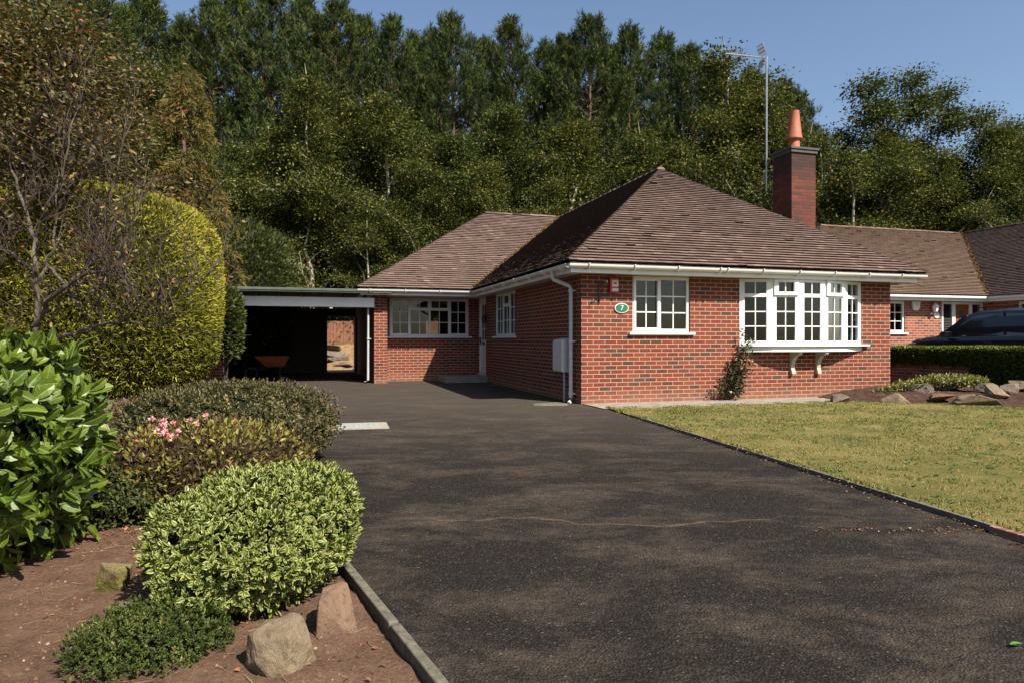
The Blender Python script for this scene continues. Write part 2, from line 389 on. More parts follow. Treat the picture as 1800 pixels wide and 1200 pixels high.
sheet('path', [L(.02,-.95)[:2],L(4.9,-.95)[:2],L(5.6,.0)[:2],L(.02,.0)[:2]], .012, M['slab'])
def grid(name, fx, fy, nu, nv, hz, mat, kind='structure', **k):
    u,v=np.meshgrid(np.linspace(0,1,nu),np.linspace(0,1,nv)); X=fx(u,v); Y=fy(u,v); Z=hz(X,Y,u,v)
    V=np.stack([X.ravel(),Y.ravel(),Z.ravel()],1); i=np.arange(nu*nv).reshape(nv,nu)
    q=np.stack([i[:-1,:-1],i[:-1,1:],i[1:,1:],i[1:,:-1]],-1).reshape(-1,4)
    o=np_mesh(name,V,np.full(len(q),4),q.ravel(),mat,smooth=True); return tag(o,kind=kind,**k)
# soil border left of the drive
def soilz(X,Y,u=None,v=None):
    e=np.clip((kx(Y)-X)/.5,0,1)
    return -.05+.045*e+ fbm(X*1.7,Y*1.7,3)*.06*e+ fbm(X*9,Y*9,8)*.035+ fbm(X*30,Y*30,5,3)*.016
def _fx(u,v): Y=-1+18*v**1.7; return kx(Y)-.05-10.5*(u**2.2)
grid('flower_bed', _fx, lambda u,v: -1+18*v**1.7, 330, 420, soilz, M['soil'])
# lawn
LW=[(ex(-1)+.03,-1),(30,-1),(30,6),(14,9.2),(8.52,11.36),L(4.85,-.96)[:2],L(.1,-.96)[:2],(ex(11.1)+.03,11.1)]
sheet('lawn', LW, .015, M['lawn'])
rs=np.random.RandomState(5)
def blades():
    n=210000; Y=3.2+9.8*rs.rand(n)**.85; X=rs.rand(n)*13
    lim_l=ex(Y)+.05
    front=np.where(X<5.95, 11.35+(X-1.75)*.295, 12.67-(X-5.95)*.509)
    cl=fbm(X*2.2,Y*2.2,21)*1.3+fbm(X*9,Y*9,44)*1.2
    ok=(X>lim_l)&(Y<front-.0)&(X<Y*.78+.4)&(rs.rand(n)<.60+cl*2.0); X=X[ok];Y=Y[ok];n=len(X); cl=cl[ok]
    P=np.stack([X,Y,np.full(n,.011)],1); ax=rdir(rs,n,.75); ax[:,2]=np.abs(ax[:,2])
    tint=np.clip(.45-cl*1.0+rs.normal(size=n)*.22,0,1)
    m=m_leaf('lawn_blades',[(0,(.06,.08,.016)),(.25,(.14,.14,.03)),(.6,(.23,.20,.07)),(1,(.38,.30,.15))],.6,.25)
    T=([(-.13,0,0),(.13,0,0),(.05,1,.1),(-.05,1,.1)],[(0,1,2,3)],[(0,0),(1,0),(1,1),(0,1)])
    tag(scatter('grass',T,P,ax,rdir(rs,n),.014+.022*rs.rand(n),tint,m),'short patchy grass blades covering the lawn','grass',kind='stuff')
    n=9000; Y=2.8+8.4*rs.rand(n); X=ex(Y)+.028+np.abs(rs.normal(size=n))*.02; ok=rs.rand(n)<.5+fbm(Y*3,Y*.2,3)*3; X=X[ok];Y=Y[ok];n=len(X)
    ax=rdir(rs,n,.5); ax[:,2]=np.abs(ax[:,2]); ax[:,0]-=.5
    tag(scatter('edge_grass',T,np.stack([X,Y,np.full(n,.014)],1),ax,rdir(rs,n),.025+.03*rs.rand(n),np.clip(.35+.2*rs.normal(size=n),0,1),m),'longer grass tufts growing over the timber edging','grass',kind='stuff')
    n=5200; Y=3.6+9*rs.rand(n); X=rs.rand(n)*10; cl=fbm(X*1.6,Y*1.6,77)
    ok=(X>ex(Y)+.06)&(Y<np.where(X<5.95,11.3+(X-1.75)*.295,12.6-(X-5.95)*.509))&(rs.rand(n)<.5+cl*3); X=X[ok];Y=Y[ok];n=len(X)
    k=5; P=np.repeat(np.stack([X,Y,np.full(n,.022)],1),k,0)+rs.normal(size=(n*k,3))*np.array([.02,.02,.004]); a=rs.rand(n*k)*6.283
    ax=np.stack([np.cos(a),np.sin(a),.25+.3*rs.rand(n*k)],1); nr=rdir(rs,n*k,2.5)
    m=m_leaf('clover',[(0,(.04,.075,.015)),(1,(.10,.15,.04))],.5,.25)
    tag(scatter('clover',LEAF,P,ax,nr,.022+.018*rs.rand(n*k),rs.rand(n*k),m),'darker green clover and weeds scattered through the lawn','clover',kind='stuff')
blades()
# edging
def edge_run(name, pts, w, z0, z1, seg, mat, **k):
    b=MB(); a=Vector((*pts[0],0)); c=Vector((*pts[1],0)); d=(c-a); n=int(d.length/seg); d.normalize(); rr=random.Random(4)
    for i in range(n):
        p=a+d*seg*i; q=a+d*(seg*(i+1)-.006); j=rr.uniform(-.003,.003)
        sd=Vector((-d.y,d.x,0))*rr.uniform(-.004,.004)
        b.bar((p.x+sd.x,p.y+sd.y,(z0+z1)/2+j),(q.x+sd.x,q.y+sd.y,(z0+z1)/2+j*.5),w,z1-z0)
    return b.build(name,mat,bevel=.006,**k)
edge_run('kerb',[(kx(.3)-.024,.3),(kx(16.5)-.024,16.5)],.042,-.13,.008,.9,M['concrete'],kind='structure')
edge_run('lawn_edging',[(ex(-1)+.012,-1),(ex(11.3)+.012,11.3)],.03,-.05,.034,1.6,M['wood_edge'],label='weathered timber edging between the driveway and the lawn',cat='edging')
b=MB(); x=GP(1762,942); b.bar((ex(4.02)-.012,4.02,.012),(ex(3.6)-.012,3.6,.02),.05,.05); b.build('brick',M['brick_low'],bevel=.006,label='red brick laid at the near end of the lawn edging',cat='brick')
# garden bed right of the path
def bedz(X,Y,u,v):
    m=np.sin(np.clip(v,0,1)*math.pi*.62)*.20*np.clip(u*7,0,1)
    return -.02+m+fbm(X*2,Y*2,31)*.13*np.clip(v*6,0,1)*np.clip(u*8,0,1)+fbm(X*11,Y*11,32)*.05
B0=np.array([5.75,12.75]); B1=np.array([13.5,9.1]); B2=np.array(L(9.02,-6)[:2]); B3=np.array(L(6.8,.15)[:2])
def bfx(u,v):
    f=B0[0]+(14.2-B0[0])*u; return f
def bfy(u,v):
    X=bfx(u,v); fr=12.70-(X-5.9)*.506+.12*np.sin(X*2.3); bk=fr+.35+2.9*np.clip(u*3.2,0,1); return fr+(bk-fr)*v
grid('rock_garden_bed', bfx, bfy, 260, 110, bedz, M['soil_bed'])
sheet('side_passage',[L(6.77,-1)[:2],L(9.1,-1)[:2],L(9.1,14)[:2],L(6.77,14)[:2]],.0,M['soil_bed'])
sheet('neighbour_driveway',[L(9.5,-14)[:2],L(26,-14)[:2],L(26,5)[:2],L(9.5,5)[:2]],.09,M['slab'])
# back garden seen through the carport
sheet('patio',[L(-7.5,13.62)[:2],L(2,13.62)[:2],L(2,16.2)[:2],L(-7.5,16.2)[:2]],-.004,M['paving'])
grid('back_garden_bank',lambda u,v:-13+12*u,lambda u,v:25.2+5*v,90,70,lambda X,Y,u,v:-.05+.95*np.clip((Y-25.7)/2.7,0,1)+fbm(X*1.5,Y*1.5,9)*.25+fbm(X*7,Y*7,6)*.1,m_soil('sandy_bank',(.12,.075,.04),(.22,.145,.075),(.30,.21,.12)))
b=MB(); ff=empty('board_fence',(0,0,0),label='brown closeboard garden fence beyond the carport doorway',cat='fence')
rr=random.Random(3)
for i in range(90):
    x=-13.5+i*.14; b.box(x,x+.133,28.6+.012*(i%2),28.63+.012*(i%2),.80,1.9+rr.uniform(-.01,.01),rr.random())
b.build('boards',M['fence_wood'],ff)
b=MB()
b.box(-13.6,-.9,28.54,28.585,.86,.95)
b.build('rail',M['fence_wood'],ff)
for i in range(5):
    MB().box(-13.3+i*2.6,-13.2+i*2.6,28.65,28.75,.6,1.96).build('post',M['fence_wood'],ff)

# ------------------------------------------------------------------ bungalow
H = empty('bungalow', L(0,0), ANG, label='red brick bungalow with brown tiled hipped roof and white bow window', cat='house')
ZS = 2.28
def wall_box(b, axis, a0, a1, c0, c1, z0, z1, ops):
    """axis 's': runs along s between a0,a1, thickness c0..c1 in t. ops: (a0,a1,z0,z1)"""
    def bx(p,q,zz0,zz1):
        if q-p<1e-4 or zz1-zz0<1e-4: return
        if axis=='s': b.box(p,q,c0,c1,zz0,zz1)
        else: b.box(c0,c1,p,q,zz0,zz1)
    cur=a0
    for o0,o1,oz0,oz1 in sorted(ops):
        bx(cur,o0,z0,z1); bx(o0,o1,z0,oz0); bx(o0,o1,oz1,z1); cur=o1
    bx(cur,a1,z0,z1)
W1=(.99,2.155,1.26,2.28); BAY=(3.225,6.015,.99,2.28); SW=(3.98,5.79,1.215,2.28); DR=(6.72,7.55,.2,2.28); WW=(-2.46,-.25,1.22,2.28)
TW=7.7
b=MB()
wall_box(b,'s',0,6.77,0,.25,-.3,ZS,[W1,BAY])
wall_box(b,'t',.25,TW,0,.25,-.3,ZS,[SW,DR])
wall_box(b,'s',-2.95,-.0,TW,TW+.25,-.3,ZS,[WW])
wall_box(b,'t',.25,13.0,6.52,6.77,-.3,ZS,[])
b.box(-2.95,-2.61,6.9,TW,-.3,ZS)                       # pillar
wall_box(b,'t',TW+.25,13.0,-2.95,-2.70,-.3,ZS,[])
wall_box(b,'s',-2.70,6.52,12.75,13.0,-.3,ZS,[(-.62,-.15,.95,2.1)])
b.build('wall',M['brick'],H)
b=MB(); b.box(.25,6.52,3.3,3.4,0,ZS); b.box(.3,6.5,.3,12.7,-.1,0.02); b.box(-2.6,.25,TW+.25,12.7,-.1,.02); b.box(2.6,2.7,.25,3.3,0,ZS)
b.box(.25,6.5,.26,12.7,2.2,2.26); b.box(-2.69,.25,TW+.26,12.7,2.2,2.26)
b.build('interior',M['interior'],H)
MB().box(-2.64,-2.5,TW+.6,12.6,0,2.15).box(.3,.36,7.95,12.6,0,2.15).build('partition',M['int_dark'],H)
# soffit, fascia, gutter
G=.42; FO=.31
b=MB(); b.prism([(-FO,-FO),(6.77+FO,-FO),(6.77+FO,13.3),(-3.3,13.3),(-3.3,6.62),(-FO,6.62)],'z',ZS,ZS+.02); b.build('soffit',M['white_dirty'],H)
b=MB(); f0,f1=2.265,2.44
b.box(-FO-.02,6.77+FO+.02,-FO-.02,-FO,f0,f1); b.box(-FO-.02,-FO,-FO,6.60,f0,f1); b.box(-3.32,-FO-.0205,6.60,6.62,f0,f1); b.box(6.77+FO,6.77+FO+.02,-FO,13.3,f0,f1); b.box(-3.32,-3.30,6.62,13.3,f0,f1)
b.build('fascia',M['white'],H)
def gutter(p,q,joints):
    b=MB(); p=Vector(p); q=Vector(q); d=(q-p).normalized(); x=Vector((d.y,-d.x,0)); n=7; vs=[]
    for c in (p,q):
        for k in range(n+1):
            a=math.pi*k/n; vs.append(c+x*math.cos(a)*.060+Vector((0,0,-math.sin(a)*.066)))
        for k in range(n,-1,-1):
            a=math.pi*k/n; vs.append(c+x*math.cos(a)*.054+Vector((0,0,-math.sin(a)*.060)))
    m=2*(n+1); fs=[(i,(i+1)%m,m+(i+1)%m,m+i) for i in range(m)]+[tuple(range(m)),tuple(range(m,2*m))[::-1]]
    b._a(vs,fs)
    for L_ in joints:
        c=p+d*L_
        pts=[c+x*math.cos(math.pi*k/7)*.066+Vector((0,0,-math.sin(math.pi*k/7)*.072)) for k in range(8)]
        for i in range(7): b.bar(pts[i],pts[i+1],.045,.008,up=d)
        b.bar(c+x*.06,c+x*.06+Vector((0,0,.012)),.05,.02,up=d)
    return b.build('gutter',M['white'],H,smooth=True)
gz=2.405
gutter((-G+.03,-G+.03,gz),(7.25,-G+.03,gz),[.35,1.2,2.05,2.9,3.05,3.8,4.6,5.4,6.2,7.0])
gutter((-G+.03,-G+.03,gz-.001),(-G+.03,6.55,gz-.001),[.3,1.2,2.1,3.0,3.9,4.8,5.7])
gutter((-3.4,6.52,gz-.002),(-G,6.52,gz-.002),[.3,1.2,2.1,2.9])
gutter((7.16,-G+.06,gz-.003),(7.16,13.3,gz-.003),[.5,2,4])
# roof tiles
ZE=2.455; ZR=5.14
def tiles(poly, name, mat, parent, seed=0, g=.103, w=.165, th=.030, tlow=0, sag=0.0):
    """poly: 3D corners, first two are the eave (left to right seen from outside)"""
    P=[Vector(p) for p in poly]; ex_=(P[1]-P[0]).normalized(); nrm=(P[1]-P[0]).cross(P[2]-P[0]).normalized()
    if nrm.z<0: nrm=-nrm
    ey=nrm.cross(ex_)
    if ey.z<0: ey=-ey
    Q=[((p-P[0]).dot(ex_),(p-P[0]).dot(ey)) for p in P]; top=max(q[1] for q in Q)
    def rng(y):
        y=min(max(y,1e-5),top-1e-5); xs=[]
        for i in range(len(Q)):
            (x0,y0),(x1,y1)=Q[i],Q[(i+1)%len(Q)]
            if (y0<=y)!=(y1<=y): xs.append(x0+(x1-x0)*(y-y0)/(y1-y0))
        return (min(xs),max(xs)) if len(xs)>1 else (0,0)
    rr=random.Random(seed); V=[];Fs=[];T=[]
    k=0; y=-.04
    while y<top:
        y0=y; y1=min(y+g*1.35,top); l0,r0=rng(y0); l1,r1=rng(y1)
        off=(k%2)*w*.5+rr.uniform(-.01,.01); j0=int(math.floor((min(l0,l1)-off)/w))-1; j1=int(math.ceil((max(r0,r1)-off)/w))+1
        rowt=rr.uniform(-.12,.12)
        for j in range(j0,j1):
            a=j*w+off+.0015; c=a+w-.003
            a0=min(max(a,l0),r0); c0=min(max(c,l0),r0); a1=min(max(a,l1),r1); c1=min(max(c,l1),r1)
            if c0-a0<.004 and c1-a1<.004: continue
            hb=.044+rr.uniform(-.002,.004); ht=.008; tl=rr.uniform(-.0015,.0015); dy=rr.uniform(-.002,.002)
            if rr.random()<.02: hb+=.012
            b=len(V); o=P[0]
            pts=[(a0,y0+dy,hb+tl),(c0,y0+dy,hb-tl),(c1,y1,ht),(a1,y1,ht),(a0,y0+dy,hb+tl),(c0,y0+dy,hb-tl),(a0,y0+dy+.002,hb-th+tl),(c0,y0+dy+.002,hb-th-tl)]
            V+=[o+ex_*x+ey*yy+nrm*z for x,yy,z in pts]; Fs+=[(b,b+1,b+2,b+3),(b+4,b+6,b+7,b+5)]
            tt=min(1,max(.2,.58+rowt+rr.gauss(0,.10))); 
            if rr.random()<.03: tt=1
            T+=[tt]*4+[0]*4  # front faces get the darkest tint, painting in the course shadow lines
        y+=g; k+=1
    b=len(V); V+=[p+nrm*.004 for p in P]; Fs.append(tuple(range(b,b+len(P)))); T+=[0]*len(P)
    idx=np.concatenate([np.array(f) for f in Fs]); 
    return np_mesh(name,[tuple(v) for v in V],[len(f) for f in Fs],idx,mat,parent,None,T)
A=(3.385,3.385,ZR); Bp=(3.385,9.95,ZR); Wp=(.79,9.95,ZR); e0=(-G,-G,ZE); e1=(7.19,-G,ZE); v0=(-G,6.5,ZE); l0_=(-3.41,6.5,ZE)
b0=(-3.41,13.4,ZE); b1=(7.19,13.4,ZE)
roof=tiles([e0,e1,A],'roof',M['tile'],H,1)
tiles([v0,e0,A,Bp],'roof',M['tile_shade_lift'],H,2)
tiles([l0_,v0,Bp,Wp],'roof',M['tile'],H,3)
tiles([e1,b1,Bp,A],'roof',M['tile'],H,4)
tiles([b0,l0_,Wp],'roof',M['tile_shade_lift'],H,5)
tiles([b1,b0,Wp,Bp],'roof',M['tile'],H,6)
def ridge(p,q,name,seg,r,mat,parent,lap=.006,seed=0,half=True):
    b=MB(); p=Vector(p); q=Vector(q); d=(q-p); n=max(1,int(d.length/seg)); d.normalize(); x=d.cross(Vector((0,0,1))).normalized(); z=x.cross(d); rr=random.Random(seed)
    for i in range(n):
        a=p+d*(seg*i); c=p+d*(seg*(i+1)-.004); vs=[]; ti=rr.random(); j=rr.uniform(-.004,.004)
        for cc,rad in ((a,r*1.03),(c,r*.97)):
            for k in range(7):
                an=math.pi*k/6; vs.append(cc+x*math.cos(an)*rad+z*(math.sin(an)*rad*.62-.01+lap*(cc is a)+j))
        b._a(vs,[(k,k+1,8+k,7+k) for k in range(6)]+[tuple(range(7)),tuple(range(7,14))[::-1]],ti)
    return b.build(name,mat,parent)
up=Vector((0,0,.02))
ridge(Vector(A)-Vector((0,.08,0)),Bp,'ridge_tiles',.3,.10,M['tile_shade_lift'],H)
ridge(Wp,Bp,'ridge_tiles',.3,.10,M['tile'],H,seed=3)
for i,(p,q) in enumerate(((e0,A),(e1,A),(l0_,Wp))):
    ridge(p,q,'hip_tiles',.115,.05,M['tile_fard'],H,.022,seed=i)
# moss in the valley and on the wing roof
rs=np.random.RandomState(11); n=1300; k=rs.rand(n)
P=np.array(v0)[None]*(1-k[:,None])+np.array(Bp)[None]*k[:,None]; P[:,0]+=rs.normal(size=n)*.035-.03; P[:,1]+=-.02+rs.normal(size=n)*.03; P[:,2]+=.02+rs.rand(n)*.02
scatter('valley_moss',DIAMOND,P,rdir(rs,n,.8),rdir(rs,n),.035+.03*rs.rand(n),rs.rand(n),M['moss'],H)
# windows --------------------------------------------------------
def win_frame(ax, a0,a1,c,z0,z1, lights, depth=.07, fr=.055, mat='white', parent=H, sillw=.06, name='window', out=-1, sill=True, inset=.03):
    """lights: list of (fa0,fa1,fz0,fz1,nx,nz,sash) fractions"""
    b=MB(); g=MB()
    def bx(bb,p,q,d0,d1,zz0,zz1):
        if ax=='s': bb.box(p,q,c+d0,c+d1,zz0,zz1)
        else: bb.box(c+d0,c+d1,p,q,zz0,zz1)
    W=a1-a0; Hh=z1-z0
    bx(b,a0,a1,inset,inset+depth,z0,z0+fr); bx(b,a0,a1,inset,inset+depth,z1-fr,z1)
    bx(b,a0,a0+fr,inset,inset+depth,z0+fr,z1-fr); bx(b,a1-fr,a1,inset,inset+depth,z0+fr,z1-fr)
    for (x0,x1,y0,y1,nx,nz,sash) in lights:
        A0=a0+x0*W; A1=a0+x1*W; Z0=z0+y0*Hh; Z1=z0+y1*Hh; s=.05 if sash else .028; d0=inset-.012 if sash else inset+.006; d1=inset+depth-.004
        if x0<=0: A0+=fr*.55
        if x1>=1: A1-=fr*.55
        if y0<=0: Z0+=fr*.55
        if y1>=1: Z1-=fr*.55
        bx(b,A0,A1,d0,d1,Z0,Z0+s); bx(b,A0,A1,d0,d1,Z1-s,Z1); bx(b,A0,A0+s,d0,d1,Z0+s,Z1-s); bx(b,A1-s,A1,d0,d1,Z0+s,Z1-s)
        for i in range(1,nx):
            xx=A0+s+(A1-A0-2*s)*i/nx; bx(b,xx-.011,xx+.011,inset+.022,inset+.05,Z0+s,Z1-s)
        for i in range(1,nz):
            zz=Z0+s+(Z1-Z0-2*s)*i/nz; bx(b,A0+s,A1-s,inset+.0225,inset+.0495,zz-.011,zz+.011)
        bx(g,A0+s,A1-s,inset+.034,inset+.038,Z0+s,Z1-s)
    o=b.build(name,M[mat],parent,bevel=.004)
    g.build('pane',M['glass'],o)
    if sill:
        s=MB()
        if ax=='s': s.box(a0-.08,a1+.08,c-sillw,c+.06,z0-.045,z0-.002)
        else: s.box(c-sillw,c+.06,a0-.08,a1+.08,z0-.045,z0-.002)
        s.build('sill',M[mat],o,bevel=.006)
    return o
win_frame('s',W1[0],W1[1],0,W1[2],W1[3]-.01,[(0,.48,0,1,2,3,True),(.48,1,0,1,2,3,False)])
win_frame('t',SW[0],SW[1],0,SW[2],SW[3]-.01,[(0,.33,0,1,2,3,False),(.33,.66,0,.70,2,2,False),(.33,.66,.70,1,1,1,True),(.66,1,0,1,2,3,False)])
win_frame('s',WW[0],WW[1],TW,WW[2],WW[3]-.01,[(0,.25,0,1,2,3,True),(.25,.5,0,.70,2,2,False),(.25,.5,.70,1,2,1,True),(.5,.75,0,.70,2,2,False),(.5,.75,.70,1,2,1,True),(.75,1,0,1,2,3,True)])
MB().box(.05+3.98,4.5,.33,.36,1.15,2.2).build('curtain',M['curtain'],H)
b=MB()
for i in range(9): b.tube([(.6+.03*i+5.0,.62+.02*(i%2),1.0),(.6+.03*i+5.0,.62+.02*(i%2),2.18)],.022,6)
b.build('curtain',M['curtain'],H,smooth=True); b=MB()
for i in range(6): b.tube([(1.95+.03*i,.42+.02*(i%2),1.0),(1.95+.03*i,.42+.02*(i%2),2.18)],.02,6)
b.build('curtain',M['curtain'],H,smooth=True)
# bow window
bs=[3.225+2.79*k/5 for k in range(6)]; bd=[-.0,-.20,-.29,-.29,-.20,-.0]
b=MB(); g=MB()
for k in range(6):
    b.tube([(bs[k],bd[k]+.03,1.02),(bs[k],bd[k]+.03,2.272)],.036,8)
LT=[(2,3,False,True),(2,3,True,False),(2,3,False,False),(2,3,True,False),(2,3,False,True)]
for k in range(5):
    p=Vector((bs[k],bd[k]+.03,0)); q=Vector((bs[k+1],bd[k+1]+.03,0)); d=(q-p); W=d.length; d.normalize(); nr=Vector((d.y,-d.x,0))
    def fb(x0,x1,z0,z1,dep,off,bb=b):
        P_=p+d*((x0+x1)/2)+nr*off
        bb.bar((P_.x,P_.y,z0),(P_.x,P_.y,z1),x1-x0,dep,up=(nr.x,nr.y,0))
    zt=2.27; zb=1.03; zm=1.98-.02
    fb(0,.095,zb,zt,.06,0); fb(W-.095,W,zb,zt,.06,0); fb(.095,W-.095,zb,zb+.075,.06,0); fb(.095,W-.095,zt-.06,zt,.06,0); fb(.095,W-.095,zm-.035,zm+.035,.061,0)
    if k in (1,3):
        fb(.035,W-.035,zm-.0,zm+.065,.05,.035); fb(.035,W-.035,zt-.065,zt-.005,.05,.035); fb(.035,.125,zm+.065,zt-.065,.05,.035); fb(W-.125,W-.035,zm+.065,zt-.065,.05,.035)
    fb(W/2-.011,W/2+.011,zb+.075,zt-.06,.03,.004)
    for i in (1,2):
        zz=zb+.075+(zm-.035-zb-.075)*i/3; fb(.095,W-.095,zz-.011,zz+.011,.0295,.004)
    fb(.08,W-.08,zb+.05,zt-.04,.005,0,g)
bay=b.build('bow_window',M['white'],H,bevel=.004); g.build('pane',M['glass'],bay)
def baypoly(off,ex_=0): return [(bs[0]-ex_,.02)]+[(bs[k]+(-.01 if k<3 else .01)*0,bd[k]-off) for k in range(6)]+[(bs[5]+ex_,.02)]
b=MB(); b.prism([(3.16,.0),(3.16,-.06)]+[(bs[k],bd[k]-.07) for k in range(1,5)]+[(6.2,-.07),(6.2,0)],'z',1.0,1.028); b.build('sill',M['white'],bay,bevel=.006)
b=MB(); b.prism([(3.19,.0),(3.19,-.0)]+[(bs[k],bd[k]-.02) for k in range(1,5)]+[(6.05,-.0),(6.05,.1),(3.19,.1)],'z',.90,.996); b.build('apron',M['white'],bay,bevel=.004)
MB().box(3.3,5.95,.0,.9,.9,.96).build('window_board',M['white'],bay)
for s0 in (4.33,4.93):
    b=MB(); pr=[(0,.898),(-.27,.898),(-.27,.86)]+[(-.25+.20*math.sin(a*math.pi/2/6),.84-.26*(1-math.cos(a*math.pi/2/6))) for a in range(7)]+[(-.075,.52),(-.08,.47),(0,.47)]
    b.prism(pr,'x',s0,s0+.085); b.build('bracket',M['cream'],bay,bevel=.004)
# door on the side wall
b=MB(); b.box(.02,.09,DR[0],DR[0]+.06,.2,2.27); b.box(.02,.09,DR[1]-.06,DR[1],.2,2.27); b.box(.02,.09,DR[0]+.06,DR[1]-.06,2.2,2.27)
b.box(.04,.085,DR[0]+.06,DR[0]+.17,.2,2.2); b.box(.04,.085,DR[1]-.17,DR[1]-.06,.2,2.2); b.box(.04,.085,DR[0]+.17,DR[1]-.17,.2,.42); b.box(.04,.085,DR[0]+.17,DR[1]-.17,.95,1.12); b.box(.04,.085,DR[0]+.17,DR[1]-.17,2.08,2.2)
b.box(.055,.07,DR[0]+.17,DR[1]-.17,.42,.95); b.box(.05,.075,(DR[0]+DR[1])/2-.015,(DR[0]+DR[1])/2+.015,1.12,2.08)
for z in (1.4,1.72): b.box(.05,.0745,DR[0]+.17,DR[1]-.17,z,z+.025)
dr=b.build('door',M['white'],H,bevel=.004)
MB().box(.06,.064,DR[0]+.17,DR[1]-.17,1.12,2.08).build('pane',M['glass'],dr)
MB().box(.01,.035,DR[1]-.13,DR[1]-.09,1.0,1.2).tube([(-.01,DR[1]-.11,1.12),(-.01,DR[1]-.22,1.12)],.012).build('handle',M['black_metal'],dr)
MB().box(.02,.04,DR[0]+.28,DR[0]+.5,1.0,1.06).build('letter_box',M['black_metal'],dr)
MB().box(-.03,.10,DR[0]-.03,DR[1]+.03,.16,.198).build('threshold',M['white_dirty'],dr)
MB().box(-1.15,-.001,6.5,7.69,-.05,.155).build('door_step',M['slab'],H,bevel=.015)
# downpipe
def downpipe(name,pts,r,cl,parent=H,mat='white_dirty'):
    b=MB(); b.tube(pts,r,12)
    for (x,y,z) in cl: b.tube([(x,y,z-.025),(x,y,z+.025)],r+.009,12); b.box(x-.005,x+.075 if x<0 else x+.03,y-.05,y+.05,z-.012,z+.012)
    return b.build(name,M[mat],parent,smooth=True)
downpipe('downpipe',[(-.39,.42,2.37),(-.39,.42,2.24),(-.37,.41,2.20),(-.12,.30,2.09),(-.085,.29,2.04),(-.085,.29,.10),(-.11,.26,.03),(-.16,.2,.0)],.036,[(-.085,.29,2.0),(-.085,.29,1.10),(-.085,.29,.17)])
downpipe('downpipe',[(7.06,.5,2.3),(6.85,.6,2.15),(6.82,.62,2.1),(6.82,.62,.05)],.034,[])
# things on the walls
t=empty('meter_box',L(0,0),ANG,label='white meter box on the shaded side wall beside the downpipe',cat='meter box')
b=MB(); b.prism([(-.20,.56),(-.17,.54),(-.002,.54),(-.002,1.16),(-.17,1.13),(-.20,1.10)],'y',.45,.93); b.build('casing',M['white_dirty'],t,bevel=.012)
MB().box(-.206,-.2,.5,.88,.58,1.08).build('door',M['white_dirty'],t,bevel=.004)
MB().tube([(-.09,.6,.54),(-.09,.6,.0)],.022,8).build('pipe',M['grey_plastic'],t,smooth=True)
t=empty('house_number_sign',L(.765,-.012,1.686),ANG,label='green oval sign reading 7 with a white rim between the corner and the first window',cat='sign')
def oval(rx,rz,y0,y1,n=40): return MB().prism([(rx*math.cos(2*math.pi*k/n),rz*math.sin(2*math.pi*k/n)) for k in range(n)],'y',y0,y1)
oval(.135,.088,-.012,.01).build('rim',M['white'],t); oval(.122,.076,-.016,-.0125).build('face',M['green_paint'],t)
fc=bpy.data.curves.new('numeral','FONT'); fc.body='7'; fc.size=.13; fc.extrude=.003; fc.align_x='CENTER'; fc.align_y='CENTER'
fo=bpy.data.objects.new('numeral_src',fc); COL.objects.link(fo)
bpy.context.view_layer.update()
me=bpy.data.meshes.new_from_object(fo.evaluated_get(bpy.context.evaluated_depsgraph_get())); me.materials.clear(); me.materials.append(M['white'])
bpy.data.objects.remove(fo); no=bpy.data.objects.new('numeral',me); COL.objects.link(no); no.parent=t; no.rotation_euler=(R(90),0,0); no.location=(0,-.0205,0)
t=empty('alarm_box',L(.60,0,2.08),ANG,label='red burglar alarm box with a white panel under the eave at the front corner',cat='alarm')
b=MB(); b.prism([(-.085,-.13),(.06,-.13),(.085,-.11),(.085,.13),(-.085,.13)],'y',-.075,-.001); b.build('casing',M['red_box'],t,bevel=.01)
MB().box(-.045,.072,-.079,-.0755,-.10,.09).build('panel',M['white_dirty'],t)
MB().box(-.045,.072,-.081,-.0795,-.05,-.02).box(-.02,.04,-.0812,-.0797,.02,.06).build('stripe',M['red_box'],t)
t=empty('hanging_basket_bracket',L(.33,0,1.95),ANG,label='black wrought iron hanging basket bracket near the front corner',cat='bracket')
b=MB(); b.bar((0,-.01,-.2),(0,-.01,.16),.025,.012,up=(0,1,0)); b.tube([(0,-.015,.13),(0,-.30,.15),(0,-.34,.19),(0,-.36,.15)],.008,6); b.tube([(0,-.015,-.16),(0,-.08,-.02),(0,-.2,.08),(0,-.28,.14)],.008,6)
b.tube([(0,-.1+.04*math.cos(a*.7),.07+.04*math.sin(a*.7)) for a in range(9)],.006,6)
b.build('arm',M['black_metal'],t)
t=empty('wall_lamp',L(0,6.35,1.75),ANG,label='small black lantern on the shaded wall beside the front door',cat='lamp')
b=MB(); b.tube([(-.01,0,.0),(-.12,0,.06),(-.14,0,.02)],.01,6); b.lathe((-.14,0,-.2),[(.03,0),(.06,.02),(.075,.16),(.08,.17),(.02,.22)],8); b.build('lantern',M['black_metal'],t)
# chimney
c0,c1,d0,d1=6.23,6.90,2.29,2.95
ch=MB().box(c0,c1,d0,d1,2.2,5.50).build('chimney',M['brick_chim'],H)
MB().box(c0-.035,c1+.035,d0-.035,d1+.035,5.502,5.575).box(c0-.06,c1+.06,d0-.06,d1+.06,5.577,5.63).build('cap',M['lead'],ch,bevel=.008)
b=MB(); b.lathe(((c0+c1)/2,(d0+d1)/2,5.632),[(.19,0),(.15,.03),(.13,.06),(.125,.26),(.15,.28),(.185,.285),(.185,.33),(.17,.36),(.115,.93),(.12,.955),(.105,.955),(.10,.7)],24); b.build('chimney_pot',M['terracotta'],ch,smooth=True)
MB().box(c0-.02,c1+.03,d0-.02,d0-.002,3.2,3.28).build('flashing',M['lead'],ch)
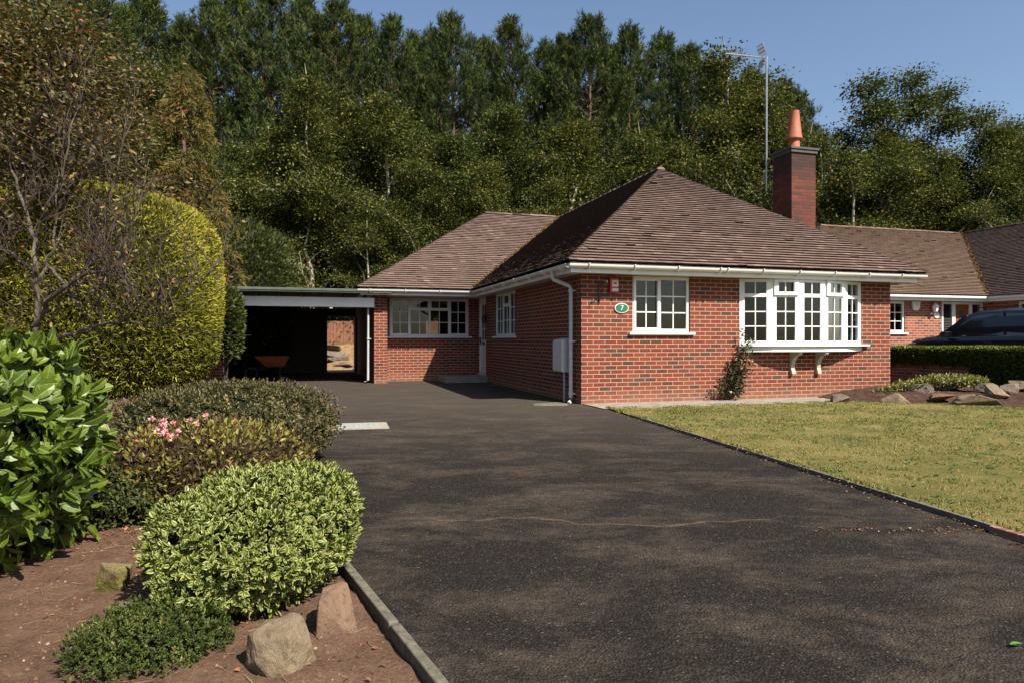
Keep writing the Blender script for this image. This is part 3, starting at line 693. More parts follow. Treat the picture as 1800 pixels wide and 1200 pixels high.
# TV aerial
t=empty('tv_aerial',L(6.12,3.06,0),ANG,label='tall aluminium TV aerial mast strapped to the chimney above the roof',cat='aerial')
MB().tube([(0,0,4.75),(0,0,8.02)],.024,8).build('mast',M['alu'],t,smooth=True)
b=MB(); b.tube([(.13,-.12,5.2),(.0,0,5.2)],.012,6); b.tube([(.13,-.12,5.1),(.0,0,5.1)],.012,6); b.tube([(0,0,5.25),(-.05,-.0,5.3),(.06,-.05,5.45),(.12,-.1,5.3),(.1,-.1,5.0)],.006,6); b.build('clamp',M['lead'],t)
b=MB(); bp=Vector((.04,0,8.0)); bd_=Vector((-1.3,-.15,-.11)); b.bar(bp,bp+bd_,.02,.02)
for i in range(14):
    c=bp+bd_*(.2+.8*i/13); l=.10
    for sx in (-1,1): b.tube([c,c+Vector((.0,sx*l*.9,sx*.0))],.006,4); 
    b.tube([c+Vector((0,0,-.045)),c+Vector((.03,0,.045))],.009,4)
b.build('boom',M['alu'],t)
b=MB(); c=bp+Vector((-.13,0,0))
for i in range(7):
    y=-.12+.04*i
    for sz in (1,-1): b.tube([c+Vector((0,y,sz*.02)),c+Vector((-.09 if sz>0 else -.05,y,sz*.25))],.012,4)
for sz in (1,-1):
    for k in (.12,.2,.28): b.tube([c+Vector((-.1*k/.3,-.12,sz*k)),c+Vector((-.1*k/.3,.12,sz*k))],.012,4)
b.build('reflector',M['alu'],t)
t=empty('satellite_dish',L(6.98,2.7,0),ANG,label='small dark satellite dish at the foot of the chimney',cat='satellite dish')
b=MB(); b.tube([(-.08,0,3.75),(.08,0,3.75),(.1,0,3.95)],.015,6); b.build('arm',M['black_metal'],t)
b=MB(); n=20; vs=[(.12-.05,0,3.95)]; 
for r_,dx in ((.12,.02),(.22,.055)):
    for k in range(n): vs.append((.07+dx,.0+r_*math.cos(2*math.pi*k/n),3.95+r_*math.sin(2*math.pi*k/n)))
fs=[(0,1+k,1+(k+1)%n) for k in range(n)]+[(1+k,1+n+k,1+n+(k+1)%n,1+(k+1)%n) for k in range(n)]
b._a(vs,fs); o=b.build('dish',M['lead'],t); m=o.modifiers.new('s','SOLIDIFY'); m.thickness=.006

# ------------------------------------------------------------------ carport
C=empty('carport',L(0,0),ANG,label='dark open carport with flat felt roof and white fascia left of the house',cat='carport')
MB().box(-7.1,-2.55,6.50,13.62,2.30,2.335).box(-7.1,-3.0,6.48,6.58,2.335,2.40).build('roof',M['green_roof'],C,bevel=.01)
b=MB()
for i in range(8): b.box(-6.9+i*.53,-6.85+i*.53,6.72,13.5,2.205,2.298)
b.build('rafter',M['dark_wood'],C)
MB().box(-7.1,-2.955,6.80,6.84,1.955,2.20).build('fascia',M['white'],C,bevel=.004)
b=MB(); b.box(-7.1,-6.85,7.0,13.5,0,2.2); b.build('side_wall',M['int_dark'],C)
MB().box(-7.35,-6.6,6.9,7.13,-.2,2.2).build('pier',M['brick'],C)
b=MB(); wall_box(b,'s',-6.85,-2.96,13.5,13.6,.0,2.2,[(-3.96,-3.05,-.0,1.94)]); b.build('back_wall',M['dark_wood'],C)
MB().box(-3.06,-3.01,12.7,13.49,.03,1.9).build('door',M['dark_wood'],C)
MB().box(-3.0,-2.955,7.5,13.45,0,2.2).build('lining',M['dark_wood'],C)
downpipe('downpipe',[(-3.10,6.98,2.2),(-3.10,6.98,.08),(-3.2,6.9,.03)],.032,[(-3.10,6.98,1.15)],C,'grey_plastic')
# wheelbarrow
t=empty('wheelbarrow',L(-5.65,9.6,0),ANG+R(8),label='orange wheelbarrow standing in the dark carport',cat='wheelbarrow')
b=MB(); n=4; top=[(-.42,-.3,.66),(.5,-.3,.66),(.5,.3,.66),(-.42,.3,.66)]; bot=[(-.12,-.18,.38),(.36,-.2,.36),(.36,.2,.36),(-.12,.18,.38)]
b._a(top+bot,[(4,5,6,7),(0,1,5,4),(1,2,6,5),(2,3,7,6),(3,0,4,7)]); o=b.build('tray',M['orange_tray'],t); m=o.modifiers.new('s','SOLIDIFY'); m.thickness=.01
MB().tube([(-.5,-.08,.18),(-.5,.08,.18)],.012).build('axle',M['black_metal'],t)
b=MB(); b.tube([(-.5+.16*math.cos(a*math.pi/8),0,.18+.16*math.sin(a*math.pi/8)) for a in range(17)],.035,8,cap=False); b.build('wheel',M['rubber'],t,smooth=True)
b=MB()
for y in (-.2,.2): b.tube([(-.5,y*.2,.18),(-.1,y,.36),(.45,y*1.2,.36),(.95,y*1.3,.6)],.016,6); b.tube([(.25,y,.36),(.3,y*1.2,.0)],.014,6)
b.build('frame',M['black_metal'],t)
# steps of stone in the back garden bank
rk=random.Random(8)
def rock(name, c, size, seed, mat, label, cat='rock', rz=0, cuts=7, group=None, flat=.0):
    import bmesh
    r=random.Random(seed); bm=bmesh.new()
    for i in range(cuts+6):
        x,y,z=(r.uniform(-1,1) for _ in range(3)); m_=max(abs(x),abs(y),abs(z)); f=r.uniform(.82,1)/m_
        bm.verts.new((x*f*(1-.18*(z*f>0)),y*f*(1-.18*(z*f>0)),z*f))
    rs_=bmesh.ops.convex_hull(bm,input=bm.verts[:]); bmesh.ops.delete(bm,geom=[g for g in bm.verts if not g.link_faces],context='VERTS')
    bmesh.ops.bevel(bm,geom=bm.edges[:],offset=.05,segments=1,affect='EDGES')
    bmesh.ops.triangulate(bm,faces=bm.faces[:]); bmesh.ops.subdivide_edges(bm,edges=[e for e in bm.edges if e.calc_length()>.25],cuts=4,use_grid_fill=True)
    for v in bm.verts:
        p=v.co*2.6; q=1+float(fbm(p.x+p.z*.7,p.y-p.z*.6,seed,5))*.16+float(fbm(p.z*4.1,p.x+p.y,seed+9,2))*.05
        v.co=Vector((v.co.x*q*size[0],v.co.y*q*size[1],v.co.z*q*size[2]))
    me=bpy.data.meshes.new(name); bm.to_mesh(me); bm.free(); me.materials.append(mat)
    o=bpy.data.objects.new(name,me); COL.objects.link(o); o.location=c; o.rotation_euler=(r.uniform(-.1,.1),r.uniform(-.1,.1),rz)
    for p in me.polygons: p.use_smooth=False
    return tag(o,label,cat,group)
for i,(u,v,Y,lb) in enumerate(((583,612,27.9,'flat stone at the top of the bank seen through the carport'),(597,629,26.9,'stone slab halfway down the bank seen through the carport'),(586,622,27.3,'upper stone slab left of the gap on the carport bank'),(606,641,26.3,'dark boulder at the foot of the bank seen through the carport'))):
    p=PX(u,v,Y); rock('stone_slab',p,(.5,.4,.14),40+i,M['rock_grey'],lb,'stone')

# ------------------------------------------------------------------ drive details
cn=[GP(582,745),GP(675,741),GP(673,752),GP(563,758)]
ct=((sum(c[0] for c in cn))/4,(sum(c[1] for c in cn))/4)
t=empty('manhole_cover',(ct[0],ct[1],0),R(14),label='concrete framed metal inspection cover set in the driveway',cat='manhole cover')
MB().box(-.42,.42,-.33,.33,.001,.008).build('frame',M['paving'],t)
b=MB(); b.box(-.3,.3,-.23,.23,.009,.016)
for i in range(9):
    for j in range(6): b.box(-.27+i*.063,-.24+i*.063,-.2+j*.07,-.165+j*.07,.0165,.020)
b.build('lid',M['cover'],t)
g0=GP(962,711); rock('drain_surround',(g0[0]+.05,g0[1],-.01),(.42,.22,.035),5,M['concrete'],'broken concrete drain surround at the foot of the downpipe','drain')
sheet('gully_cover',[L(-.3,5.2)[:2],L(-.05,5.2)[:2],L(-.05,5.5)[:2],L(-.3,5.5)[:2]],.006,M['concrete'],None,label='small square gully cover in the shade near the front door',cat='drain cover')
rs=np.random.RandomState(77)
n=380; k=rs.rand(n); Y=2.9+8*k; X=ex(Y)-np.abs(rs.normal(size=n))*.05-.01
P=np.stack([X,Y,np.full(n,.006)],1)
n2=120; P2=np.stack([1.75+rs.rand(n2)*1.0,4.05+rs.normal(size=n2)*.03,np.full(n2,.006)],1)
n3=130; P3=np.stack([rs.uniform(-1,3.2,n3),rs.uniform(2.4,11,n3),np.full(n3,.006)],1)
P=np.concatenate([P,P2,P3]); n=len(P); ax=rdir(rs,n); ax[:,2]*=.25
tag(scatter('leaf_litter',DIAMOND,P,ax,rdir(rs,n,2.5),np.concatenate([.012+.016*rs.rand(380),.012+.015*rs.rand(n2),.008+.012*rs.rand(n3)]),rs.rand(n),m_leaf('dry_leaves',[(0,(.06,.028,.014)),(.5,(.13,.055,.022)),(.85,(.2,.11,.045)),(1,(.34,.28,.2))],.8,.1)),'dry brown leaf bits along the driveway edge','leaf litter',kind='stuff')
g0=GP(1775,1138); o=scatter('leaf',LEAF,[(g0[0],g0[1],.012)],[(1,.15,.1)],[(0,0,1)],[.055],[.5],m_leaf('green_leaf',[(0,(.08,.2,.03)),(1,(.08,.2,.03))],.4,.2)); tag(o,'single green leaf lying on the near right of the driveway','leaf')

# ------------------------------------------------------------------ foliage builders
def shell(rs, n, c, r, pw=2.6, jit=.06, zmin=-.9, fill=0.0):
    LA=.10 if pw>3 else .34
    d=rs.normal(size=(n*2,3)); d/=np.linalg.norm(d,axis=1)[:,None]; d=d[d[:,2]>zmin][:n]
    k=(np.abs(d)**pw).sum(1)**(-1/pw); p=d*k[:,None]
    lump=1+fbm(d[:,0]*2.6+d[:,2]*1.7+5,d[:,1]*2.6-d[:,2]*1.3+9,3)[:,None]*LA
    rad=(1-np.abs(rs.normal(size=len(d)))*jit-fill*rs.rand(len(d)))[:,None]
    P=np.array(c)+p*lump*rad*np.array(r)
    nr=np.sign(p)*np.abs(p)**(pw-1)/np.array(r); nr/=np.linalg.norm(nr,axis=1)[:,None]
    return P,nr,rad[:,0]
def core(name,c,r,pw,mat,parent,k=.86,seg=32):
    u=np.linspace(0,2*np.pi,seg,endpoint=False); v=np.linspace(-np.pi/2+.02,np.pi/2-.02,seg//2); uu,vv=np.meshgrid(u,v)
    d=np.stack([np.cos(vv)*np.cos(uu),np.cos(vv)*np.sin(uu),np.sin(vv)],-1).reshape(-1,3)
    kk=(np.abs(d)**pw).sum(1)**(-1/pw); lump=1+fbm(d[:,0]*2.6+d[:,2]*1.7+5,d[:,1]*2.6-d[:,2]*1.3+9,3)*(.10 if pw>3 else .34)
    V=np.array(c)+d*(kk*lump)[:,None]*np.array(r)*k; V[:,2]=np.maximum(V[:,2],.0+c[2]*0-.1)
    nv=seg//2; i=np.arange(nv*seg).reshape(nv,seg); q=np.stack([i[:-1],np.roll(i[:-1],-1,1),np.roll(i[1:],-1,1),i[1:]],-1).reshape(-1,4)
    return np_mesh(name,V,np.full(len(q),4),q.ravel(),mat,parent,smooth=True)
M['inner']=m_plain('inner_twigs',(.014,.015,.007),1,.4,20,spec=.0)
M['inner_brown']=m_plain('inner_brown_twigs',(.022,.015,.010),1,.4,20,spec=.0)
M['twig']=m_bark('twig_bark',(.025,.017,.013),(.075,.052,.04),14)
M['lichen']=m_bark('lichen_bark',(.03,.022,.017),(.12,.10,.075),16)
M['bark_pine']=m_bark('pine_bark',(.045,.03,.022),(.13,.075,.05),3)
M['bark_pale']=m_bark('pale_bark',(.15,.13,.09),(.42,.38,.29),3)
M['bark_dark']=m_bark('dark_bark',(.03,.024,.018),(.09,.07,.05),4)

# clipped golden conifer hedge
rs=np.random.RandomState(1)
t=empty('golden_hedge',(-8.9,14.2,0),0,label='tall clipped golden conifer hedge with rounded top left of the carport',cat='hedge')
hc=(0,0,2.0); hr=(2.62,1.75,2.22)
P,nr,rad=shell(rs,95000,hc,hr,3.2,.018,-.93)
keep=P[:,1]<.9; P,nr,rad=P[keep],nr[keep],rad[keep]
ax=nr*.6+rs.normal(size=P.shape)*.5+np.array([0,0,.35])
patch=fbm(P[:,0]*1.2,P[:,2]*1.2+P[:,1],4)
m=m_leaf('golden_conifer',[(0,(.055,.06,.008)),(.4,(.12,.125,.014)),(.75,(.25,.235,.026)),(1,(.38,.34,.045))],.6,.25)
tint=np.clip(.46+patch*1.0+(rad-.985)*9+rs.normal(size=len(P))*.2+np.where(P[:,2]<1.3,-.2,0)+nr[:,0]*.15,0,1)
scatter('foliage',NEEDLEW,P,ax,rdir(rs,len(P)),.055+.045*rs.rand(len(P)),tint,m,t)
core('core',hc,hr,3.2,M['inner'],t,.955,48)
MB().tube([(0,0,-.1),(0,0,1)],.12).build('trunk',M['bark_dark'],t)
# green shrub hugging the carport corner
def bush(name,c,r,n,T,size,mat,label,pw=2.3,up=.3,out=1.0,seed=0,inner='inner',jit=.08,k=.84,cat='shrub',spread=.5,whorl=0,zmin=-.85,group=None,flatn=0,fill=0.0):
    rs=np.random.RandomState(seed+100); t=empty(name,(c[0],c[1],0),0,label=label,cat=cat,group=group); cc=(0,0,c[2])
    if whorl:
        P,nr,rad=shell(rs,n//whorl,cc,r,pw,jit,zmin,fill); m_=len(P)
        A_=nr*out+rs.normal(size=P.shape)*.25+np.array([0,0,up]); A_/=np.linalg.norm(A_,axis=1)[:,None]
        P=np.repeat(P,whorl,0); A2=np.repeat(A_,whorl,0); tn=np.repeat(rs.normal(size=m_)*.16,whorl)
        sd=rs.normal(size=A2.shape); sd-=A2*(sd*A2).sum(1)[:,None]; sd/=np.linalg.norm(sd,axis=1)[:,None]
        q=rs.rand(len(P)); ax=A2*(.25+.8*q)[:,None]+sd*spread*1.4*(1.2-q)[:,None]
        P=P-A2*(size*1.3*(1-q))[:,None]; N_=A2+rs.normal(size=A2.shape)*.15; tn=tn+q*.15
    else:
        P,nr,rad=shell(rs,n,cc,r,pw,jit,zmin,fill); ax=nr*out+rs.normal(size=P.shape)*spread+np.array([0,0,up]); N_=rdir(rs,len(P)) if not flatn else nr+rs.normal(size=P.shape)*.5; tn=rs.normal(size=len(P))*.2
    ok=P[:,2]>.0; P,ax,N_,tn=P[ok],ax[ok],N_[ok],tn[ok]
    pt=fbm(P[:,0]*3/r[0]+c[0],P[:,1]*2/r[1]+P[:,2]*3/r[2],seed)
    tint=np.clip(.5+pt*.6+tn,0,1)
    scatter('foliage',T,P,ax,N_,size*(.7+.6*rs.rand(len(P))),tint,mat,t,smooth=False)
    if k: core('core',cc,r,pw,M[inner],t,k)
    st=MB(); rr=random.Random(seed)
    for i in range(6):
        a=rr.uniform(0,6.28); st.tube([(0,0,-.1),(math.cos(a)*r[0]*.2,math.sin(a)*r[1]*.2,c[2]*.6),(math.cos(a)*r[0]*.5,math.sin(a)*r[1]*.5,c[2]+r[2]*.3)],[.02,.015,.008],5)
    st.build('stem',M['twig'],t)
    return t
m_green=m_leaf('mid_green_leaf',[(0,(.018,.028,.008)),(.5,(.048,.062,.016)),(1,(.11,.125,.032))],.45,.3)
bush('shrub',(-6.55,15.6,1.45),(.36,.4,.85),4200,DIAMOND,.11,m_green,'narrow green shrub between the golden hedge and the carport opening',seed=3,k=.6,jit=.2)
# laurel
m=m_leaf('laurel_leaf',[(0,(.024,.045,.006)),(.5,(.062,.098,.010)),(1,(.12,.165,.018))],.38,.25,.35,vein=(.20,.25,.06))
LAUR=([(0,0,0),(0,.3,.02),(0,.65,.0),(0,.98,-.1),(-.17,.25,.05),(-.235,.55,.06),(-.16,.84,-.02),(.17,.25,.05),(.235,.55,.06),(.16,.84,-.02)],LEAF[1],LEAF[2])
lt=bush('laurel_bush',(-3.08,3.35,.54),(.88,.92,.68),8000,LAUR,.105,m,'bright glossy green laurel bush with large leaves at the left edge',pw=2.6,up=.05,seed=1,jit=.13,k=.70,whorl=7,spread=1.15,zmin=-.75)
# variegated euonymus
m=m_leaf('variegated_leaf',[(0,(.028,.048,.008)),(.5,(.052,.085,.014)),(1,(.095,.13,.024))],.45,.2,.25,edge=(.29,.30,.09))
bush('variegated_bush',(-1.18,3.25,.22),(.41,.66,.29),26000,LEAFB,.032,m,'low rounded variegated bush with cream edged leaves beside the kerb',pw=2.4,up=.35,seed=2,jit=.09,k=.78,whorl=7,spread=.8,inner='inner',zmin=-.85)
# dark small leaved shrub
m=m_leaf('dark_shrub_leaf',[(0,(.030,.030,.010)),(.5,(.072,.066,.024)),(.85,(.12,.10,.04)),(1,(.19,.14,.065))],.45,.2,.3)
bush('dark_shrub',(-2.62,6.25,.34),(.98,.85,.42),30000,LEAF,.030,m,'wide dark olive small leaved shrub behind the rose bush',pw=2.3,up=.5,seed=5,jit=.09,k=.86,whorl=6,spread=.7)
# rose bush
m=m_leaf('rose_leaf',[(0,(.03,.02,.010)),(.3,(.07,.045,.02)),(.5,(.11,.085,.026)),(.62,(.18,.17,.035)),(.85,(.32,.28,.055)),(1,(.24,.09,.03))],.5,.3,.3)
rb=bush('rose_bush',(-2.15,4.72,.26),(.78,.66,.32),11000,LEAF,.038,m,'straggly rose bush with yellowing leaves and pink blooms',pw=2.1,up=.4,seed=6,jit=.22,k=.72,spread=.8,inner='inner_brown',fill=.12)
b=MB(); rr=random.Random(9)
for i in range(60):
    a=rr.uniform(0,6.28); r0=rr.uniform(.25,.6); p=Vector((math.cos(a)*r0,math.sin(a)*r0-.05,rr.uniform(.2,.42))); q=p+Vector((rr.gauss(0,.1),rr.gauss(0,.1),rr.uniform(.03,.14))); b.tube([p,(p+q)/2+Vector((rr.gauss(0,.02),0,.01)),q],[.0035,.003,.0018],5)
tag(b.build('twig',M['twig'],rb),kind='stuff')
m=m_leaf('pink_petal',[(0,(.62,.24,.28)),(1,(.8,.5,.5))],.6,.35)
rs=np.random.RandomState(8)
for (u,v,Y,k) in ((285,752,4.35,7),(296,764,4.3,6),(343,742,4.5,3)):
  p=np.array(PX(u,v,Y)); ct_=p[None]+rs.normal(size=(k,3))*.026
  for c_ in ct_:
    P=np.repeat(c_[None],14,0); ax=rdir(rs,len(P),.5)
    scatter('bloom',([(0,0,0),(.35,.5,.12),(0,1,.05),(-.35,.5,.12)],[(0,1,2,3)],[(0,0)]*4),P-np.array([-2.15,4.72,0]),ax,rdir(rs,len(P)),.026,rs.rand(len(P)),m,rb)
# small bush between rose and soil, low leaves
m=m_leaf('low_dark_leaf',[(0,(.025,.035,.010)),(.5,(.05,.065,.018)),(1,(.10,.11,.035))],.4,.2)
bush('low_evergreen',(-2.52,4.28,.14),(.42,.32,.2),6500,LEAF,.03,m,'small dark evergreen growing below the rose bush on the soil',seed=8,up=.6,whorl=6,spread=.7,k=.75)
# heath like carpet plant
m=m_leaf('heath_leaf',[(0,(.02,.034,.008)),(.5,(.05,.072,.016)),(.85,(.10,.12,.03)),(1,(.2,.19,.06))],.5,.25)
bush('carpet_plant',(-1.33,2.50,.02),(.29,.28,.15),21000,LEAF,.0125,m,'low spreading green carpet plant on the soil in the foreground',pw=2.0,up=.9,seed=10,jit=.30,k=.6,whorl=12,spread=.6,zmin=-.1)
# rocks foreground
rock('rock',(-.80,2.38,.02),(.13,.10,.13),6,M['rock'],'large pale sandstone rock in front of the variegated bush',rz=.5,cuts=9)
rock('rock',(-.70,2.74,.0),(.095,.12,.13),18,M['rock_pink'],'pinkish sandstone rock between the big rock and the kerb',rz=.2,cuts=9)
rock('rock',(-1.80,3.12,.04),(.085,.08,.07),21,M['rock_moss'],'mossy yellow rock left of the variegated bush',rz=.9)
rock('rock',(-1.66,2.90,-.0),(.08,.04,.025),23,M['rock_grey'],'small flat grey stone on the soil behind the carpet plant',rz=.4)
rock('rock',(-1.05,2.20,.0),(.03,.025,.016),25,M['rock_grey'],'small dark pebble at the left foot of the large pale rock',rz=.4)
# litter on the soil
rs=np.random.RandomState(12); n=1500; Y=1.9+3.8*rs.rand(n)**1.2; X=kx(Y)-.1-2.4*rs.rand(n); Z=soilz(X,Y)+.006
Y[:260]=4.15+.35*rs.normal(size=260)*.6; X[:260]=-2.28+.22*rs.normal(size=260); Z=soilz(X,Y)+.006; dens=(fbm(X*3,Y*3,14)>.02)|(rs.rand(n)<.25); dens[:260]=True; X,Y,Z=X[dens],Y[dens],Z[dens]; n=len(X)
ax=rdir(rs,n); ax[:,2]*=.3
tag(scatter('fallen_leaves',LEAFB,np.stack([X,Y,Z],1),ax,rdir(rs,n,1.6),.012+.020*rs.rand(n),rs.rand(n),m_leaf('fallen_leaf',[(0,(.06,.03,.018)),(.4,(.13,.055,.028)),(.75,(.24,.085,.035)),(.93,(.30,.17,.09)),(1,(.15,.16,.04))],.7,.15)),'fallen orange and brown leaves on the soil border','fallen leaves',kind='stuff')
n=420; Y=1.9+3.5*rs.rand(n); X=kx(Y)-.08-2.2*rs.rand(n); a=rs.rand(n)*6.28
tag(scatter('fallen_twigs',([(-.012,0,0),(.012,0,0),(.008,.5,.06),(-.01,.5,.05),(.0,1,.01),(.006,1,.02)],[(0,1,2,3),(3,2,5,4)],[(0,0)]*6),np.stack([X,Y,soilz(X,Y)+.004],1),np.stack([np.cos(a),np.sin(a),.05*rs.rand(n)],1),np.tile([0,0,1.],(n,1)),.04+.09*rs.rand(n),rs.rand(n),m_leaf('dry_stalk',[(0,(.10,.06,.04)),(1,(.3,.2,.13))],.8,0)),'thin dry twigs on the soil border','twigs',kind='stuff')
n=9000; Y=1.9+4*rs.rand(n)**1.3; X=kx(Y)-.08-2.4*rs.rand(n)
import bmesh as _bm
PEB=([(.5,0,0),(0,.5,0),(-.5,0,0),(0,-.45,0),(0.05,.05,.42)],[(0,1,4),(1,2,4),(2,3,4),(3,0,4)],[(0,0)]*5)
tag(scatter('soil_crumbs',PEB,np.stack([X,Y,soilz(X,Y)-.002],1),np.stack([np.cos(Y*99),np.sin(Y*99),0*X],1),np.tile([0,0,1.],(n,1)),.004+.016*rs.rand(n)**3,rs.rand(n),m_leaf('crumb',[(0,(.06,.033,.022)),(.85,(.15,.088,.056)),(1,(.26,.21,.16))],.9,0)),'soil crumbs and small pebbles on the border','pebbles',kind='stuff')

# climbing rose on the front wall
t=empty('climbing_rose',L(2.93,-.08,0),ANG,label='climbing rose with dark leaves and pale blooms against the front wall',cat='climbing plant')
b=MB(); rr=random.Random(2); cl=[]
for i in range(9):
    p=Vector((rr.uniform(-.05,.05),-.03,0)); pts=[p]; dx=rr.choice((-.5,.0,.25,.3,.35)); zt=rr.uniform(.5,1.28) if dx>0 else rr.uniform(.3,.65)
    for k in range(1,7):
        f=k/6; pts.append(Vector((dx*f*(.5 if dx<0 else 1.0)+rr.gauss(0,.03),-.03-rr.uniform(0,.12)*f,zt*f)))
    b.tube(pts,[.007]*3+[.005]*2+[.003]*2,5)
    for q in pts[2:]: cl+= [q+Vector((rr.gauss(0,.05),rr.gauss(0,.04)-.03,rr.gauss(0,.06))) for _ in range(4)]
b.tube([(.3,-.015,.5),(.36,-.01,1.9),(.37,-.01,2.2)],.002,4)
b.build('stem',M['twig'],t)
rs=np.random.RandomState(3); cl=np.array([tuple(c) for c in cl]); P=np.repeat(cl,6,0)+rs.normal(size=(len(cl)*6,3))*np.array([.04,.035,.045]); P[:,1]=np.minimum(P[:,1],.05); n=len(P)
scatter('foliage',LEAF,P,rdir(rs,n,.1),rdir(rs,n),.05+.03*rs.rand(n),rs.rand(n),m_leaf('climber_leaf',[(0,(.012,.015,.007)),(.5,(.032,.04,.014)),(.8,(.08,.09,.03)),(1,(.13,.04,.025))],.5,.2,.2),t)
P=cl[rs.choice(len(cl),5)]+np.array([0,-.06,0]); P=np.repeat(P,9,0); scatter('bloom',LEAF,P,rdir(rs,len(P),.2),rdir(rs,len(P)),.035,rs.rand(len(P)),m_leaf('white_petal',[(0,(.55,.5,.45)),(1,(.75,.72,.68))],.6,.3),t)

# ------------------------------------------------------------------ right hand bed, hedge, low wall
rockspec=[(1478,700,12.3,.24,.10,'dark angular rock at the left tip of the rock bed','rock_grey'),(1575,702,12.2,.34,.15,'pale rock with a dark shaded face at the front of the rock bed','rock'),
(1612,688,12.9,.42,.17,'broken layered rock in the middle of the rock bed','rock_grey'),(1668,674,13.3,.42,.16,'large rounded rock at the back of the rock bed','rock'),
(1660,700,12.0,.30,.10,'long low rock left of the flat slab in the rock bed','rock_pink'),(1718,703,11.7,.48,.12,'flat pale slab at the front right of the rock bed','rock'),
(1752,690,12.3,.36,.15,'rounded sandstone above the flat slab in the rock bed','rock'),(1735,681,12.8,.30,.10,'small stone behind the rounded sandstone in the rock bed','rock_grey'),
(1775,682,12.6,.26,.10,'grey stone with a shadowed underside near the right end of the rock bed','rock_grey'),(1796,676,13.0,.30,.10,'pale stone at the far right edge of the rock bed','rock')]
for i,(u,v,Y,w,h,lb,mt) in enumerate(rockspec):
    x,y,z=PX(u,v,Y); rock('rock',(x,y,max(z,.06)),(w*.8,w*.5,h*.95),60+i,M[mt],lb,rz=rk.uniform(-.4,.4),cuts=8)
rs=np.random.RandomState(33)
n=750; k=rs.rand(n); uu=1540+190*k; P=np.array([PX(u,v,Y) for u,v,Y in zip(uu, np.interp(uu,[1540,1580,1640,1690,1730],[694,680,668,667,671])+rs.normal(size=n)*3.0, 12.85+.35*rs.rand(n))])
P[:,2]=np.maximum(P[:,2],.1); m=m_leaf('cream_green_leaf',[(0,(.07,.08,.018)),(.5,(.18,.18,.05)),(1,(.30,.27,.11))],.4,.3)
t=empty('ground_cover_plant',(7.8,13,0),0,label='trailing pale yellow green plant spilling over the rocks by the house corner',cat='plant')
P=np.repeat(P,5,0)+rs.normal(size=(n*5,3))*np.array([.05,.05,.03]); ax=rdir(rs,len(P),.6)
scatter('foliage',LEAF,P-np.array([7.8,13,0]),ax,rdir(rs,len(P),1),.05+.02*rs.rand(len(P)),rs.rand(len(P)),m,t)
MB().tube([(-.6,0,.1),(0,.05,.22),(.6,0,.25)],.012,5).build('stem',M['twig'],t)
# low brick wall
MB().box(9.05,9.27,.15,5,-.1,.50).box(9.03,9.29,.15,5,.502,.56).build('low_wall',M['brick_low']).location=L(0,0)
lw=bpy.data.objects['low_wall']; lw.rotation_euler=(0,0,ANG); tag(lw,'low dark brick wall under the box hedge beside the neighbouring drive','wall')
t=empty('box_hedge',L(9.35,0,0),ANG,label='clipped box hedge in front of the parked car',cat='hedge')
def hedge_pts(rs,n,x0,x1,y0,y1,z0,z1):
    a=(y1-y0)*(z1-z0); bb=(x1-x0)*(y1-y0); c=(x1-x0)*(z1-z0); s=rs.rand(n)*(2*a+bb+c); P=rs.rand(n,3)*np.array([x1-x0,y1-y0,z1-z0])+np.array([x0,y0,z0]); N_=np.zeros((n,3))
    k1=s<a; P[k1,0]=x0; N_[k1,0]=-1; k2=(s>=a)&(s<2*a); P[k2,0]=x1; N_[k2,0]=1; k3=(s>=2*a)&(s<2*a+bb); P[k3,2]=z1; N_[k3,2]=1; k4=s>=2*a+bb; P[k4,1]=y0; N_[k4,1]=-1
    P-=N_*np.abs(rs.normal(size=(n,1)))*.03; P[:,2]+=fbm(P[:,1]*3,P[:,0]*3,5)*.05*(N_[:,2]>0); P[:,0]+=fbm(P[:,1]*3,P[:,2]*3,6)*.06
    return P,N_
rs=np.random.RandomState(44)
Pa,Na=hedge_pts(rs,26000,-.33,.35,.16,4.8,.50,.95); Pb,Nb=hedge_pts(rs,34000,-.33,.35,-3.2,.16,.05,.96)
P=np.concatenate([Pa,Pb]); N_=np.concatenate([Na,Nb]); ax=N_*.8+rs.normal(size=P.shape)*.5+np.array([0,0,.5])
m=m_leaf('box_leaf',[(0,(.03,.05,.010)),(.5,(.075,.105,.018)),(1,(.17,.20,.035))],.4,.25)
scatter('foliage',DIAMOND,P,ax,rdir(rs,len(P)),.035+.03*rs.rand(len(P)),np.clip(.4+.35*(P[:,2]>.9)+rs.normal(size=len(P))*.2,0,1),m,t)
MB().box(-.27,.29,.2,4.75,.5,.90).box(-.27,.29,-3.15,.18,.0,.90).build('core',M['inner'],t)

# ------------------------------------------------------------------ neighbouring bungalow
NB=empty('neighbour_bungalow',L(0,0),ANG,label='neighbouring brick bungalow with pale brown tiled roof behind the parked car',cat='house')
NW=4.95
def s_of(u,t): r=(u-900)/F; return (r*(P0[1]+t*CA)-P0[0]+t*SA)/(CA-r*SA)
nw=(s_of(1560,NW),s_of(1591,NW),1.33,2.28); nd=(s_of(1655,NW),s_of(1727,NW),.1,2.28)
pw=(3.0,3.9,1.85,2.26)
b=MB(); wall_box(b,'s',9.4,15.45,NW,NW+.25,-.1,2.28,[nw,nd]); wall_box(b,'t',-3,NW,15.45,15.7,-.1,2.28,[pw]); b.box(9.4,9.65,NW+.25,12.8,-.1,2.28); b.box(15.7,23,-3.0,-2.75,-.1,2.28); b.box(9.65,23,12.8,13.05,-.1,2.28)
b.build('wall',M['brick_far'],NB)
MB().box(9.66,22.9,8.0,8.1,0,2.25).box(9.66,22.9,5.3,12.7,2.2,2.25).box(15.75,22.9,-2.7,5.3,2.2,2.25).box(17,17.1,-2.7,8,0,2.2).build('interior',M['int_dark'],NB)
